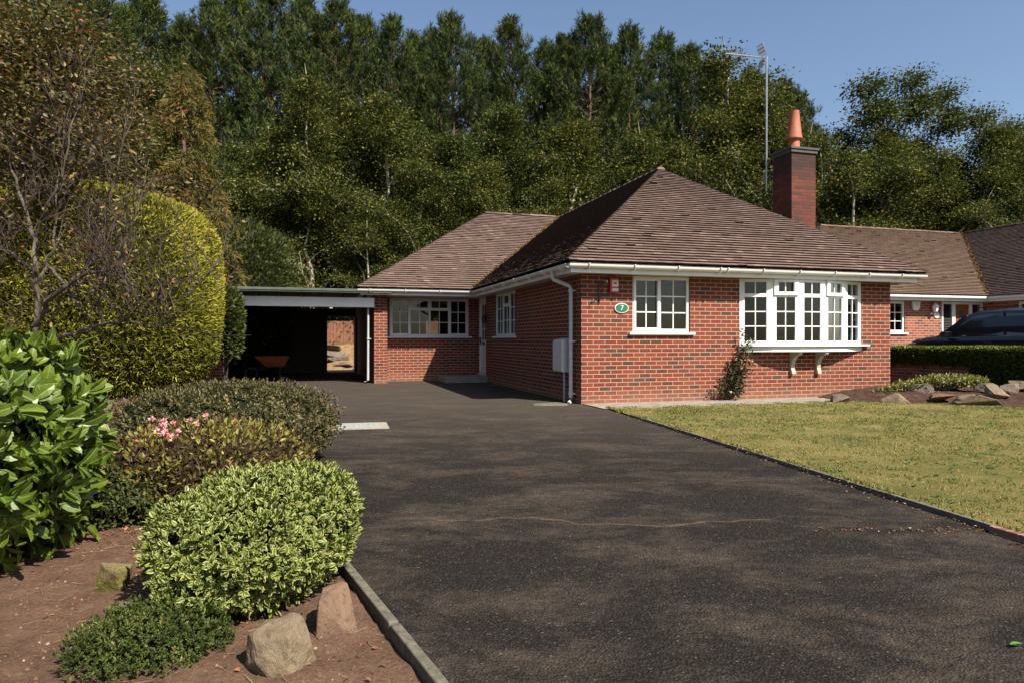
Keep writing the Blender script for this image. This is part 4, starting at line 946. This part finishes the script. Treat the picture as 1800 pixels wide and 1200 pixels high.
win_frame('s',nw[0],nw[1],NW,nw[2],nw[3]-.01,[(0,1,0,1,2,3,True)],parent=NB)
win_frame('t',pw[0],pw[1],15.45,pw[2],pw[3]-.01,[(0,1,0,1,4,1,True)],parent=NB)
b=MB(); a0,a1=nd[0],nd[1]; w=a1-a0; xs=[a0,a0+.04*w,a0+.25*w,a0+.33*w,a0+.68*w,a0+.74*w,a0+.95*w,a1]
for p,q in ((0,1),(2,3),(4,5),(6,7)): b.box(xs[p],xs[q],NW-.01,NW+.1,.1,2.27)
b.box(xs[1],xs[2],NW-.01,NW+.1,2.2,2.269); b.box(xs[3],xs[4],NW-.01,NW+.1,2.2,2.269); b.box(xs[5],xs[6],NW-.01,NW+.1,2.2,2.269); b.box(xs[1],xs[2],NW,NW+.09,.1,.5); b.box(xs[5],xs[6],NW,NW+.09,.1,.5)
fr=b.build('door_frame',M['white'],NB)
MB().box(xs[3],xs[4],NW+.03,NW+.08,.12,2.2).build('door',M['orange_door'],NB)
n_=(xs[3]+xs[4])/2; MB().box(n_-.1,n_+.1,NW+.015,NW+.03,1.3,2.0).build('pane',M['car_glass'],fr)
MB().box(xs[5],xs[6],NW+.04,NW+.045,.5,2.2).build('pane',M['glass'],fr)
b=MB(); z=.5
while z<2.18: b.bar((xs[1],NW+.04,z),(xs[2],NW+.04,z),.05,.02,up=(0,.6,1)); z+=.05
b.build('shutter',M['black_metal'],NB)
nG=.42; ze=2.45
ns=9.0; nR=8.77; nz=5.12; wl=15.05; wr=19.1; wR2=23.1
MB().prism([(ns+.1,4.6),(wl+.1,4.6),(wl+.1,-3.3),(wR2,-3.3),(wR2,13.1),(ns+.1,13.1)],'z',2.282,2.30).build('soffit',M['white_dirty'],NB)
b=MB(); b.box(ns+.1,wl+.1,4.58,4.60,2.27,2.43); b.box(wl+.08,wl+.1,-3.3,4.58,2.27,2.43); b.build('fascia',M['white'],NB)
b=MB(); b.tube([(ns,4.53,2.39),(wl+.05,4.53,2.39)],.055,8); b.tube([(wl+.03,4.5,2.389),(wl+.03,-3.3,2.389)],.055,8); b.build('gutter',M['white'],NB,smooth=True)
a=(ns,4.5,ze); c=(wl,4.5,ze); d=(wr,nR,nz); e=(12.6,nR,nz)
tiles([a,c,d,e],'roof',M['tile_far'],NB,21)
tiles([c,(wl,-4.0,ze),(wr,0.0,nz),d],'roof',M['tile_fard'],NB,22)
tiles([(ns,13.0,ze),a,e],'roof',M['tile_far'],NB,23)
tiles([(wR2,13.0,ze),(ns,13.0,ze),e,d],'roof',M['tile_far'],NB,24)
ridge(e,d,'ridge_tiles',.3,.10,M['tile_far'],NB); ridge((wr,0,nz),d,'ridge_tiles',.3,.1,M['tile_fard'],NB)
rs=np.random.RandomState(13); n=900; k=rs.rand(n); P=np.array(c)[None]*(1-k[:,None])+np.array(d)[None]*k[:,None]; P[:,:2]+=rs.normal(size=(n,2))*.04; P[:,2]+=.03
scatter('valley_moss',DIAMOND,P,rdir(rs,n,.8),rdir(rs,n),.08,rs.rand(n)*.6,M['moss'],NB)
# fittings on the neighbour wall
t=empty('neighbour_alarm',L(s_of(1608,NW),NW,2.13),ANG,label='white alarm box under the eave of the neighbouring bungalow',cat='alarm')
MB().prism([(-.15,.13),(.15,.13),(.12,-.08),(.07,-.14),(-.07,-.14),(-.12,-.08)],'y',-.07,-.002).build('casing',M['white'],t,bevel=.01)
MB().box(-.05,.05,-.075,-.0705,.0,.07).build('panel',M['white_dirty'],t)
t=empty('wall_lantern',L(s_of(1637,NW),NW,2.02),ANG,label='white wall lantern beside the orange door of the neighbouring bungalow',cat='lantern')
b=MB(); b.tube([(0,-.01,-.12),(0,-.12,-.14),(0,-.14,-.06)],.015,6); b.lathe((0,-.14,-.08),[(.04,0),(.06,.02),(.095,.16),(.11,.17),(.03,.25),(.01,.28)],6); b.build('frame',M['white'],t)
b=MB(); b.lathe((0,0,-.12),[(.05,-.03),(.05,.03)],12); b.build('back_plate',M['white'],t)
t=empty('round_plaque',L(s_of(1646,NW),NW-.003,1.85),ANG,label='white oval plaque below the wall lantern next door',cat='sign')
oval(.10,.08,-.02,.0).build('plate',M['white'],t); oval(.075,.055,-.024,-.0205).build('rim',M['white_dirty'],t)

# ------------------------------------------------------------------ parked car (x = length, nose +x, y = left side positive, built then rotated)
K=empty('parked_car',L(11.4,1.12,.20),ANG+R(90),label='dark blue estate car parked in the neighbouring drive behind the hedge',cat='car')
# stations along x: (x, halfwidth_low, z_low, z_sill, z_belt, halfwidth_belt)
def loft(rows, name, mat, parent, smooth=True, caps=True, sub=0, **k):
    V=[]; m=len(rows[0])
    for r_ in rows: V+=r_
    fs=[(i*m+j,i*m+j+1,(i+1)*m+j+1,(i+1)*m+j) for i in range(len(rows)-1) for j in range(m-1)]
    if caps: fs+=[tuple(range(m)),tuple(range((len(rows)-1)*m,len(rows)*m))[::-1]]
    b=MB(); b._a(V,fs); o=b.build(name,mat,parent,smooth=smooth)
    if sub: mm=o.modifiers.new('s','SUBSURF'); mm.levels=sub; mm.render_levels=sub
    return o
st=[(-2.28,.72,.42,.80,.86),(-2.22,.84,.32,.95,.90),(-1.8,.90,.24,1.02,.90),(-.9,.92,.22,1.03,.90),(0,.92,.22,1.01,.90),(.8,.92,.22,.99,.89),(1.15,.91,.24,1.02,.86),(1.7,.90,.26,.98,.82),(2.05,.86,.30,.90,.76),(2.25,.74,.36,.70,.60),(2.32,.60,.42,.60,.50)]
rows=[]
for x,hw,zl,zb,hb in st:
    half=[(hw*.90,zl),(hw,zl+.10),(hw+.01,(zl+zb)*.52),(hw-.01,zb-.10),(hb,zb),(hb*.6,zb+.035),(0,zb+.05)]
    ring=[(x,y,z) for y,z in half]+[(x,-y,z) for y,z in half[::-1][1:]]
    rows.append(ring+[ring[0]])
loft(rows,'body',M['car_paint'],K,sub=1)
gh=[(-2.15,.80,1.0,1.01),(-2.0,.80,1.0,1.30),(-1.75,.80,1.0,1.52),(-1.2,.82,1.0,1.62),(-.4,.82,1.0,1.655),(.25,.82,1.0,1.62),(.55,.81,1.0,1.53),(1.2,.78,.98,1.0)]
rows=[]
for x,hw,zb,zt in gh:
    k=(zt-zb)/.65; hr_=hw-.20*k
    half=[(hw,zb-.04),(hw-.03*k,zb+(zt-zb)*.35),(hr_+.04,zt-.07*k),(hr_-.06,zt-.015*k),(hr_*.5,zt+.01*k),(0,zt+.015*k)]
    ring=[(x,y,z) for y,z in half]+[(x,-y,z) for y,z in half[::-1][1:]]; rows.append(ring)
loft(rows,'cabin',M['car_paint'],K,caps=True)
def side_pane(name,pts,sgn):
    V=[]
    for x,f in pts:
        # interpolate greenhouse
        g=[np.interp(x,[r[0] for r in gh],[r[i] for r in gh]) for i in (1,2,3)]; hw,zb,zt=g; k=(zt-zb)/.65; hr_=hw-.20*k
        z0=zb+(zt-zb)*.35; y0=hw-.03*k; z1=zt-.07*k; y1=hr_+.04
        if f<.5: y=hw-.02*k*f*2; z=zb-.0+(z0-zb)*min(1,f/.35); y=hw+(y0-hw)*min(1,f/.35)
        else: q=(f-.35)/.65*1.0; y=y0+(y1-y0)*q; z=z0+(z1-z0)*q
        V.append((x,sgn*(y+.008),z))
    b=MB(); b._a(V,[tuple(range(len(V)))]); o=b.build(name,M['car_glass'],K); return o
for sg in (1,-1):
    side_pane('side_window',[(-.55,.04),(.95,.04),(.62,.6),(.42,.86),(.15,.92),(-.42,.92)],sg)
    side_pane('side_window',[(-1.5,.04),(-.62,.04),(-.5,.92),(-1.35,.92)],sg)
    side_pane('side_window',[(-2.0,.04),(-1.57,.04),(-1.42,.92),(-1.7,.9)],sg)
    MB().bar((-1.95,sg*.815,1.015),(.98,sg*.80,1.015),.012,.018).bar((-1.7,sg*.655,1.555),(-.4,sg*.66,1.60),.01,.014).build('trim',M['chrome'],K)
    MB().bar((-.585,sg*.80,1.03),(-.46,sg*.68,1.54),.05,.012,up=(0,1,0)).build('pillar',M['rubber'],K)
    MB().prism([(.72,.98),(.86,.98),(.9,1.05),(.84,1.13),(.7,1.12)],'y',sg*.88,sg*1.08).build('wing_mirror',M['car_paint'],K,bevel=.02)
    MB().prism([(1.78,.72),(2.16,.66),(2.2,.74),(1.95,.84),(1.74,.86)],'y',sg*.80,sg*.875).build('headlight',M['lens'],K,bevel=.02)
    MB().bar((-1.6,sg*.66,1.68),(.2,sg*.66,1.68),.03,.025).build('roof_rail',M['chrome'],K)
    MB().bar((-.35,sg*.93,.86),(-.15,sg*.93,.86),.02,.03).build('door_handle',M['car_paint'],K)
    for x in (1.38,-1.38):
        w=MB(); w.tube([(x,sg*.72,.33),(x,sg*.74,.33),(x,sg*.92,.33),(x,sg*.935,.33)],[.30,.335,.335,.31],24); wh=w.build('wheel',M['rubber'],K,smooth=True)
        MB().tube([(x,sg*.90,.33),(x,sg*.945,.33)],.20,16).build('rim',M['chrome'],wh)
b=MB(); gx=[(.56,1.50),(1.17,1.02)]; b._a([(.58,-.60,1.525),(.58,.60,1.525),(1.2,.72,1.018),(1.2,-.72,1.018)],[(0,1,2,3)]); b.build('windscreen',M['car_glass'],K)
# far house to the right of the frame edge is out of view

# ------------------------------------------------------------------ trees
def tubes_np(segs, n=5):
    """segs list of polylines [(pts, rads)] -> MB"""
    b=MB()
    for pts,rad in segs: b.tube(pts,rad,n,cap=False)
    return b
m_pine=m_leaf('pine_needles',[(0,(.010,.017,.006)),(.45,(.034,.052,.014)),(.8,(.085,.11,.028)),(1,(.13,.12,.03))],.75,.2,.1)
m_beech=m_leaf('beech_leaves',[(0,(.018,.024,.006)),(.42,(.046,.06,.012)),(.76,(.13,.14,.024)),(.95,(.25,.22,.045)),(1,(.30,.21,.045))],.6,.3,.2)
m_beech2=m_leaf('deep_green_leaves',[(0,(.012,.018,.006)),(.5,(.042,.06,.012)),(.9,(.11,.13,.026)),(1,(.2,.15,.035))],.6,.28,.2)
m_autumn=m_leaf('autumn_leaves',[(0,(.028,.024,.009)),(.4,(.065,.055,.017)),(.7,(.14,.11,.034)),(.9,(.26,.185,.06)),(1,(.24,.05,.025))],.5,.3,.35)
m_larch=m_leaf('larch_needles',[(0,(.05,.05,.014)),(.5,(.11,.095,.022)),(1,(.20,.12,.028))],.6,.25)

def pine_mesh(seed,Hh=18.0,Rr=2.6,z0f=.22,droop=False,den=1.0,needle=.21,mat=None):
    rs=np.random.RandomState(seed); rr=random.Random(seed); z0=Hh*z0f
    segs=[]; tp=[(rr.gauss(0,.06),rr.gauss(0,.06),Hh*k/8*.99) for k in range(9)]; tp[0]=(0,0,-.2)
    trunk=[(tp,[.26*(1-k/8.6)+.01 for k in range(9)])]
    SP=[];SA_=[]
    z=z0; lean=0
    while z<Hh-.15:
        f=(z-z0)/(Hh-z0); prof=(1-f)**.78*(.6+.4*min(1,f*5+.2)); nb=rr.randint(4,7); a0=rr.uniform(0,6.28)
        for j in range(nb):
            a=a0+6.283*j/nb+rr.gauss(0,.25); ln=max(.3,Rr*prof*rr.choice((rr.uniform(.55,.85),rr.uniform(.8,1.15)))); el=(.10+.5*f) if not droop else (.25-.2*f)
            p=Vector((0,0,z+rr.uniform(-.15,.15))); pts=[p]; d=Vector((math.cos(a),math.sin(a),math.tan(el) if not droop else .15)).normalized(); m=6
            for k in range(m):
                d=(d+Vector((rr.gauss(0,.07),rr.gauss(0,.07),(.075 if not droop else -.12)))).normalized(); pts.append(pts[-1]+d*ln/m)
            segs.append((pts,[.05*(1-f*.7)*(1-k/7.5)+.006 for k in range(m+1)]))
            ns=int((4+ln*4.2)*den)
            for q in range(ns):
                g=rr.uniform(.25,1.0)**.65; i=min(int(g*m),m-1); pp=pts[i].lerp(pts[i+1],g*m-i)
                lat=rr.gauss(0,.20*ln*(1.15-g)+.1); sdv=Vector((-math.sin(a),math.cos(a),0)); pp=pp+sdv*lat+Vector((0,0,rr.gauss(0,.09)))
                dd=(d*.55+sdv*lat*.8+Vector((rr.gauss(0,.25),rr.gauss(0,.25),1.0 if not droop else -.35))).normalized()
                SP.append(pp); SA_.append(dd)
        z+=rr.uniform(.42,.85)*(1-.35*f)
    for k in range(5): SP.append(Vector((rr.gauss(0,.05),rr.gauss(0,.05),Hh-.7+.18*k))); SA_.append(Vector((0,0,1)))
    S=np.array([tuple(p) for p in SP]); D=np.array([tuple(p) for p in SA_]); n=len(S); K_=24
    t_=rs.rand(n*K_)**.8; P=np.repeat(S,K_,0); A_=np.repeat(D,K_,0); ln=.62 if not droop else .5
    P=P+A_*(t_*ln)[:,None]
    sd=rs.normal(size=P.shape); sd-=A_*(sd*A_).sum(1)[:,None]; sd/=np.linalg.norm(sd,axis=1)[:,None]
    ax=A_*(.55+.5*t_)[:,None]+sd*.8
    tn=np.clip(.45+.25*(t_-.5)+np.repeat(rs.normal(size=n)*.18,K_)+rs.normal(size=len(P))*.12,0,1)
    return trunk,segs,(P,ax,rdir(rs,len(P)),needle*(.7+.5*rs.rand(len(P))),tn)

def pine_proto(seed,label,droop=False,mat=None,Hh=18.,Rr=2.6,z0f=.22,den=1.,needle=.21,name='pine_tree',bark='bark_pine'):
    trunk,segs,(P,ax,nr,sc,tn)=pine_mesh(seed,Hh,Rr,z0f,droop,den,needle)
    t=empty(name,(0,0,0),0,label=label,cat='tree')
    tubes_np(trunk,8).build('trunk',M[bark],t,smooth=True); tubes_np(segs,4).build('branch',M[bark],t)
    scatter('crown',NEEDLE if not droop else NEEDLE,P,ax,nr,sc,tn,mat or m_pine,t)
    return t
def decid_mesh(seed,Hh,Rr,base=.12,stems=1,lf=.125,nl=44,dens=1.0,sweep=0.0):
    rs=np.random.RandomState(seed); rr=random.Random(seed); trunk=[];segs=[];CP=[]
    for s_ in range(stems):
        a=rr.uniform(0,6.28); off=Vector((math.cos(a),math.sin(a),0))*(.0 if stems==1 else .35); lean=off*(.55 if stems>1 else .15)
        hh=Hh*(1 if s_==0 else rr.uniform(.7,.95)); tp=[off+lean*k*.5+Vector((rr.gauss(0,.12),rr.gauss(0,.12),hh*k/9)) for k in range(10)]; tp[0].z=-.2
        r0=.17 if stems==1 else .13; trunk.append((tp,[r0*(1-k/9.8)+.008 for k in range(10)]))
        nlimb=int((22 if stems==1 else 13)*dens)
        for i in range(nlimb):
            f=base+(1-base)*(i+rr.random())/nlimb; zi=f*9; k=min(int(zi),8); p=tp[k].lerp(tp[k+1],zi-k)
            prof=math.sin(min(1,(f-base)/(1-base)*1.0+.16)*math.pi)**.55 if f<.97 else .35
            ln=Rr*max(.28,prof)*rr.uniform(.65,1.15)*(1 if stems==1 else .75); az=i*2.4+rr.gauss(0,.4); el=rr.uniform(.15,.7)+.5*f
            d=Vector((math.cos(az)*math.cos(el),math.sin(az)*math.cos(el),math.sin(el))); pts=[p]; m=6
            for q in range(m):
                d=(d+Vector((rr.gauss(0,.14)+sweep,rr.gauss(0,.14),rr.gauss(-.03,.08)))).normalized(); pts.append(pts[-1]+d*ln/m)
            segs.append((pts,[.07*(1-f*.6)*(1-q/7)+.010 for q in range(m+1)]))
            for q in range(2,m+1):
                for w in range(2):
                    d2=(d+Vector((rr.gauss(0,.8),rr.gauss(0,.8),rr.gauss(.05,.35)))).normalized(); l2=ln*rr.uniform(.16,.38); e=pts[q]+d2*l2
                    if rr.random()<.6: segs.append(([pts[q],pts[q].lerp(e,.5)+Vector((0,0,.04)),e],[.022,.015,.007]))
                    CP+=[pts[q].lerp(e,.4),pts[q].lerp(e,.75),e]
            CP.append(pts[-1])
    C_=np.array([tuple(c) for c in CP]); n=len(C_); P=np.repeat(C_,nl,0); up_=rs.normal(size=(n,3)); rad=np.repeat(rs.uniform(.22,.5,n),nl)
    o=np.clip(rs.normal(size=P.shape),-1.9,1.9)*np.stack([rad,rad,rad*.62],1); P=P+o
    ax=o*np.array([.8,.8,.5])/rad[:,None]+rs.normal(size=P.shape)*.8+np.array([sweep*3,0,-.1]); nr=rdir(rs,len(P),1.6)
    tn=np.clip(.40+np.repeat(rs.normal(size=n)*.15,nl)+rs.normal(size=len(P))*.22+(P[:,2]/Hh-.5)*.1,0,1)
    return trunk,segs,(P,ax,nr,lf*(.6+.7*rs.rand(len(P))),tn)
def decid_proto(seed,Hh,Rr,mat,name='beech_tree',bark='bark_pale',**k):
    trunk,segs,(P,ax,nr,sc,tn)=decid_mesh(seed,Hh,Rr,**k); t=empty(name,(0,0,0),0,label='-',cat='tree')
    tubes_np(trunk,7).build('trunk',M[bark],t,smooth=True); tubes_np(segs,4).build('branch',M[bark],t)
    scatter('crown',DIAMOND,P,ax,nr,sc,tn,mat,t); return t
USED=set()
def place(proto,u,v,Y,Hh,rz,label,wid=1.0,group=None):
    v=min(v,HZ)
    if proto.name in USED:
        o=proto.copy(); COL.objects.link(o)
        for ch in proto.children:
            c=ch.copy(); COL.objects.link(c); c.parent=o
    else: o=proto; USED.add(proto.name)
    x,y,z=PX(u,v,Y); k=z/Hh; o.location=(x,y,-.1); o.scale=(k*wid,k*wid,k); o.rotation_euler=(0,0,rz)
    o['label']=label
    if group: o['group']=group
    return o
pp=[pine_proto(s,'-',Rr=r,z0f=z0) for s,r,z0 in ((1,5.4,.3),(2,4.8,.35),(3,6.0,.3),(4,5.2,.4))]
GPN='tall dark pines forming the skyline behind the houses'
pines=[(30,-60,38,'tall dark pine at the far left running out of the top of the picture'),(110,-45,42,'dark pine second from the left edge, taller than the picture'),(165,-20,37,'pine with a dense crown above the autumn tree, just left of the sky gap'),
(262,4,44,'slim pine with a lone spire poking into the sky gap at upper left'),(220,30,41,'pine with a blunt top left of the lone spire at upper left'),(322,40,43,'pine right of the lone spire, top rounded and lower'),(372,10,40,'pine above the larch with a broad ragged top'),
(418,2,45,'pine just touching the top of the picture above the pale stemmed tree'),(478,-12,40,'tallest pine left of centre, reaching past the top edge'),(535,-2,44,'pine with an open feathery top beside the tallest left pine'),(592,12,39,'broad round topped pine above the carport end of the house'),
(640,48,44,'lower pine filling the dip right of the broad round topped pine'),(690,48,40,'dense rounded pine above the left wing roof'),(760,60,45,'pine standing just behind the square topped pine'),(795,36,39,'square topped bushy pine above the left wing ridge'),
(855,85,44,'short pine in the dip between the square topped and pointed pines'),(898,50,40,'pine with a small pointed top and splayed upper branches near the centre'),(958,82,44,'narrow pine in the gap right of the splayed pointed pine'),(1036,42,38,'tall conical pine above the left slope of the main roof'),
(990,80,42,'pine shouldering the left side of the tall conical pine'),(1105,62,40,'conical pine directly above the roof apex'),(1165,68,43,'slim pine right of the one above the roof apex'),(1215,90,40,'pine right of the apex with a rounded top, left of the aerial'),
(1320,135,43,'pine between the thin birch top and the aerial mast'),(1380,155,44,'pine showing between the aerial mast and the chimney pot'),(1403,165,48,'small pine spire behind the chimney pot'),(1262,120,46,'low pine behind the thin pale stemmed tree beside the aerial'),
(1075,95,46,'pine hidden mostly between the two conical pines near the apex'),(725,75,47,'pine back in the row between the rounded and square topped pines'),(570,60,47,'pine back in the row left of the broad round topped pine')]
rr=random.Random(6)
for i,(u,v,Y,lb) in enumerate(pines): place(pp[i%4],u,v,Y,18.,rr.uniform(0,6.28),lb,rr.uniform(.85,1.1),GPN)
dd=[decid_proto(11,11,3.4,m_beech),decid_proto(12,11,3.0,m_beech2,bark='bark_dark'),decid_proto(13,12,3.2,m_beech,stems=4,sweep=.04,dens=.6),decid_proto(14,10,3.6,m_beech,base=.05),decid_proto(15,11,3.0,m_beech2,sweep=.14,stems=2)]
GDN='broadleaved trees below the pines'
decs=[(2,500,115,31,'multi stemmed tree with pale bare stems showing above the carport'),(0,620,205,33,'olive green beech rising behind the carport end of the roof'),(3,545,330,30,'low spreading beech right behind the carport roof'),(0,690,195,32,'beech with a few orange sprays above the left wing hip'),
(3,740,300,30,'yellow green beech hanging over the left end of the wing roof'),(1,790,255,32,'dark green tree behind the left wing ridge'),(0,850,300,31,'low bright beech just behind the left wing ridge'),(1,890,215,34,'dark tree filling the middle distance above the wing ridge'),
(3,960,335,31,'yellow green beech behind the junction of the two roofs'),(0,1000,235,34,'olive tree below the tall conical pine'),(2,1080,215,35,'pale stemmed tree behind the left slope of the main roof'),(1,1130,260,32,'dark tree right behind the roof apex'),
(0,1190,275,32,'beech behind the upper right slope of the main roof'),(2,1268,84,36,'thin topped pale stemmed tree standing beside the aerial'),(3,1270,220,32,'bushy beech between the aerial mast and the right roof slope'),(0,1340,190,32,'beech directly behind the aerial mast'),
(4,1455,155,33,'windswept beech with feathery top right of the chimney pot'),(4,1535,150,35,'windswept beech with the highest leafy plume right of the chimney'),(2,1470,200,31,'forked pale trunk tree right of the chimney'),(4,1592,172,37,'sparse leafy spire standing apart from the windswept beeches'),
(0,1560,250,32,'broad beech above the neighbouring ridge'),(4,1660,212,34,'windswept tree stepping down toward the right edge'),(3,1640,290,32,'low beech behind the neighbouring roof valley'),(4,1715,232,33,'leafy tree above the junction of the neighbouring roofs'),
(0,1770,236,32,'rounded beech at the right edge of the picture'),(3,1760,310,31,'low leafy tree behind the neighbouring right hand roof'),(1,1420,280,33,'dark tree behind the chimney stack'),(1,1500,300,33,'dark understorey tree above the left end of the neighbouring ridge'),
(1,640,300,34,'dark tree deep behind the carport beeches'),(1,430,275,33,'dark tree between the larch and the pale stemmed tree'),(3,460,330,31,'small beech above the carport roof'),(0,560,245,35,'olive beech behind the multi stemmed tree'),
(1,1840,250,33,'dark tree cut by the right edge behind the low leafy tree'),(1,1690,320,34,'dark understorey tree behind the neighbouring valley'),(2,660,340,29,'thin pale stemmed tree close behind the wing hip')]
for i,(k,u,v,Y,lb) in enumerate(decs):
    Hh=(11,11,12,10,11)[k]; place(dd[k],u,v,Y,Hh,rr.uniform(0,6.28) if k!=4 else rr.uniform(-.3,.3),lb,rr.uniform(.95,1.2),GDN)
for i,(x,y,z,k,lb) in enumerate(((-26,-24,9,0,'unseen tree added across the street to darken reflections, far left'),(-16,-30,11,1,'unseen dark tree added across the street to darken reflections'),(-7,-26,8,3,'unseen low beech added across the street to darken reflections'),(2,-31,10,0,'unseen beech added straight behind the viewer to darken reflections'),(11,-34,9,1,'unseen dark tree added behind and right of the viewer to darken reflections'),(-36,-16,11,1,'unseen dark tree added on the left side of the street to darken reflections'))):  # unseen trees added to darken window reflections and cut sky fill from the front
    Hh=(11,11,12,10,11)[k]; o=place(dd[k],900,HZ,30,Hh,i*1.1,lb,1.5); o.location=(x,y,-.1); o.scale=(z/Hh*1.5,z/Hh*1.5,z/Hh)
# left side: autumn tree, larch, shrub behind carport
at=decid_proto(21,6.2,2.4,m_autumn,name='autumn_tree',bark='twig' if False else 'bark_dark',lf=.085,nl=34,base=.25)
place(at,40,75,12.8,6.2,0,'autumn tree with yellow and red leaves at the upper left',1.1)
place(at,95,165,17,6.2,2.2,'olive and yellow leaved tree rising behind the golden hedge',1.15)
place(at,-40,60,16,6.2,4.0,'autumn leaved tree cut off by the left edge',1.25)
place(dd[1],120,60,22,11,1.0,'dark tree deep behind the autumn tree',1.1,GDN)
place(dd[0],250,130,24,11,2.0,'dark beech between the autumn tree and the larch',.9,GDN)
place(dd[1],20,40,26,11,3.0,'dark tree behind the autumn leaves at the left edge',1.1,GDN)
place(dd[1],330,200,27,11,3.6,'dark tree right behind the larch',1.0,GDN)
lar=pine_proto(31,'-',True,m_larch,Hh=9.5,Rr=2.4,z0f=.15,den=1.15,needle=.16,name='larch_tree')
place(lar,328,112,18,9.5,.5,'drooping larch with orange tinged needles above the golden hedge',.95)
bush('shrub',(-8.6,22,2.3),(1.6,1.4,2.6),16000,DIAMOND,.13,m_green,'rounded green shrub behind the carport roof next to the golden hedge',seed=14,jit=.2,k=.75)

# bare lichen covered tree at the left, from picture measured limbs
t=empty('bare_tree',PX(62,597+1352/7.2,7.2)[:2]+(0,),0,label='nearly bare gnarled tree with lichen covered limbs in front of the golden hedge',cat='tree'); O_=Vector(t.location)
limbs=[([(66,790,7.2),(62,650,7.2),(60,560,7.2),(63,480,7.25),(60,420,7.3),(42,370,7.3),(20,300,7.3)],.075,.02),
([(64,570,7.2),(95,518,7.0),(125,498,6.9),(160,465,6.9),(168,440,6.9),(182,380,6.9),(205,300,6.8),(222,190,6.8)],.05,.006),
([(85,465,7.3),(115,503,7.0),(140,540,6.9),(158,560,6.8)],.03,.02),([(105,597,7.0),(140,582,6.9),(175,572,6.8),(180,515,6.7),(188,470,6.7),(215,450,6.7),(240,380,6.6),(262,280,6.6)],.04,.006),
([(125,498,6.9),(150,482,6.7),(185,478,6.6),(215,470,6.5),(222,520,6.4),(232,550,6.4)],.035,.01),([(175,572,6.8),(215,562,6.6),(240,550,6.5),(285,548,6.4),(330,520,6.3),(375,470,6.2)],.03,.006),
([(62,480,7.2),(40,460,7.0),(15,445,6.9),(-20,430,6.8)],.04,.015),([(60,420,7.3),(80,370,7.2),(110,310,7.1),(130,200,7.1),(150,110,7.0)],.03,.006),
([(215,560,6.6),(250,575,6.4),(290,570,6.2),(320,545,6.1)],.02,.005),([(63,500,7.2),(90,440,7.3),(100,360,7.4),(95,250,7.5)],.03,.006)]
rr=random.Random(12); mb=MB(); tw=MB(); TP=[]
for px,r0,r1 in limbs:
    pts=[Vector(PX(*p))-O_ for p in px]; fine=[]
    for i in range(len(pts)-1):
        for k in range(4): fine.append(pts[i].lerp(pts[i+1],k/4)+Vector((rr.gauss(0,.012),rr.gauss(0,.02),rr.gauss(0,.012))))
    fine.append(pts[-1]); m=len(fine); mb.tube(fine,[.56*(r0+(r1-r0)*i/(m-1)) for i in range(m)],7)
    for i in range(5 if r0>.06 else 2,m):
        for w in range(3 if i>m*.3 else 1):
            if rr.random()<.62: continue
            d=Vector((rr.gauss(.1,.6),rr.gauss(-.1,.5),rr.uniform(.2,1.2))).normalized(); ln=rr.uniform(.35,1.05); p=fine[i]; q=[p]
            for k in range(5): d=(d+Vector((rr.gauss(0,.16),rr.gauss(0,.16),rr.gauss(.06,.12)))).normalized(); q.append(q[-1]+d*ln/5)
            tw.tube(q,[.0055,.005,.004,.0035,.003,.002],4,cap=False); TP+=q[3:]
            for k in (1,2,3,4):
                if rr.random()<.75:
                    d2=(d+Vector((rr.gauss(0,.7),rr.gauss(0,.7),rr.gauss(.2,.5)))).normalized(); e=q[k]+d2*rr.uniform(.12,.4); tw.tube([q[k],q[k].lerp(e,.5)+Vector((rr.gauss(0,.015),0,rr.gauss(0,.015))),e],[.004,.003,.0015],4,cap=False); TP.append(e)
mb.build('trunk',M['lichen'],t,smooth=True); tw.build('twigs',M['twig'],t)
rs=np.random.RandomState(5); TPn=np.array([tuple(p) for p in TP]); sel=rs.rand(len(TPn))<np.clip(.2+(TPn[:,2]+O_.z-2.0)*.25,.15,.8); P=np.repeat(TPn[sel],2,0)+rs.normal(size=(sel.sum()*2,3))*.03; n=len(P)
scatter('leaves',LEAF,P,rdir(rs,n,-.2),rdir(rs,n),.035+.03*rs.rand(n),np.clip(rs.rand(n),0,1),m_autumn,t)
bpy.context.view_layer.update()
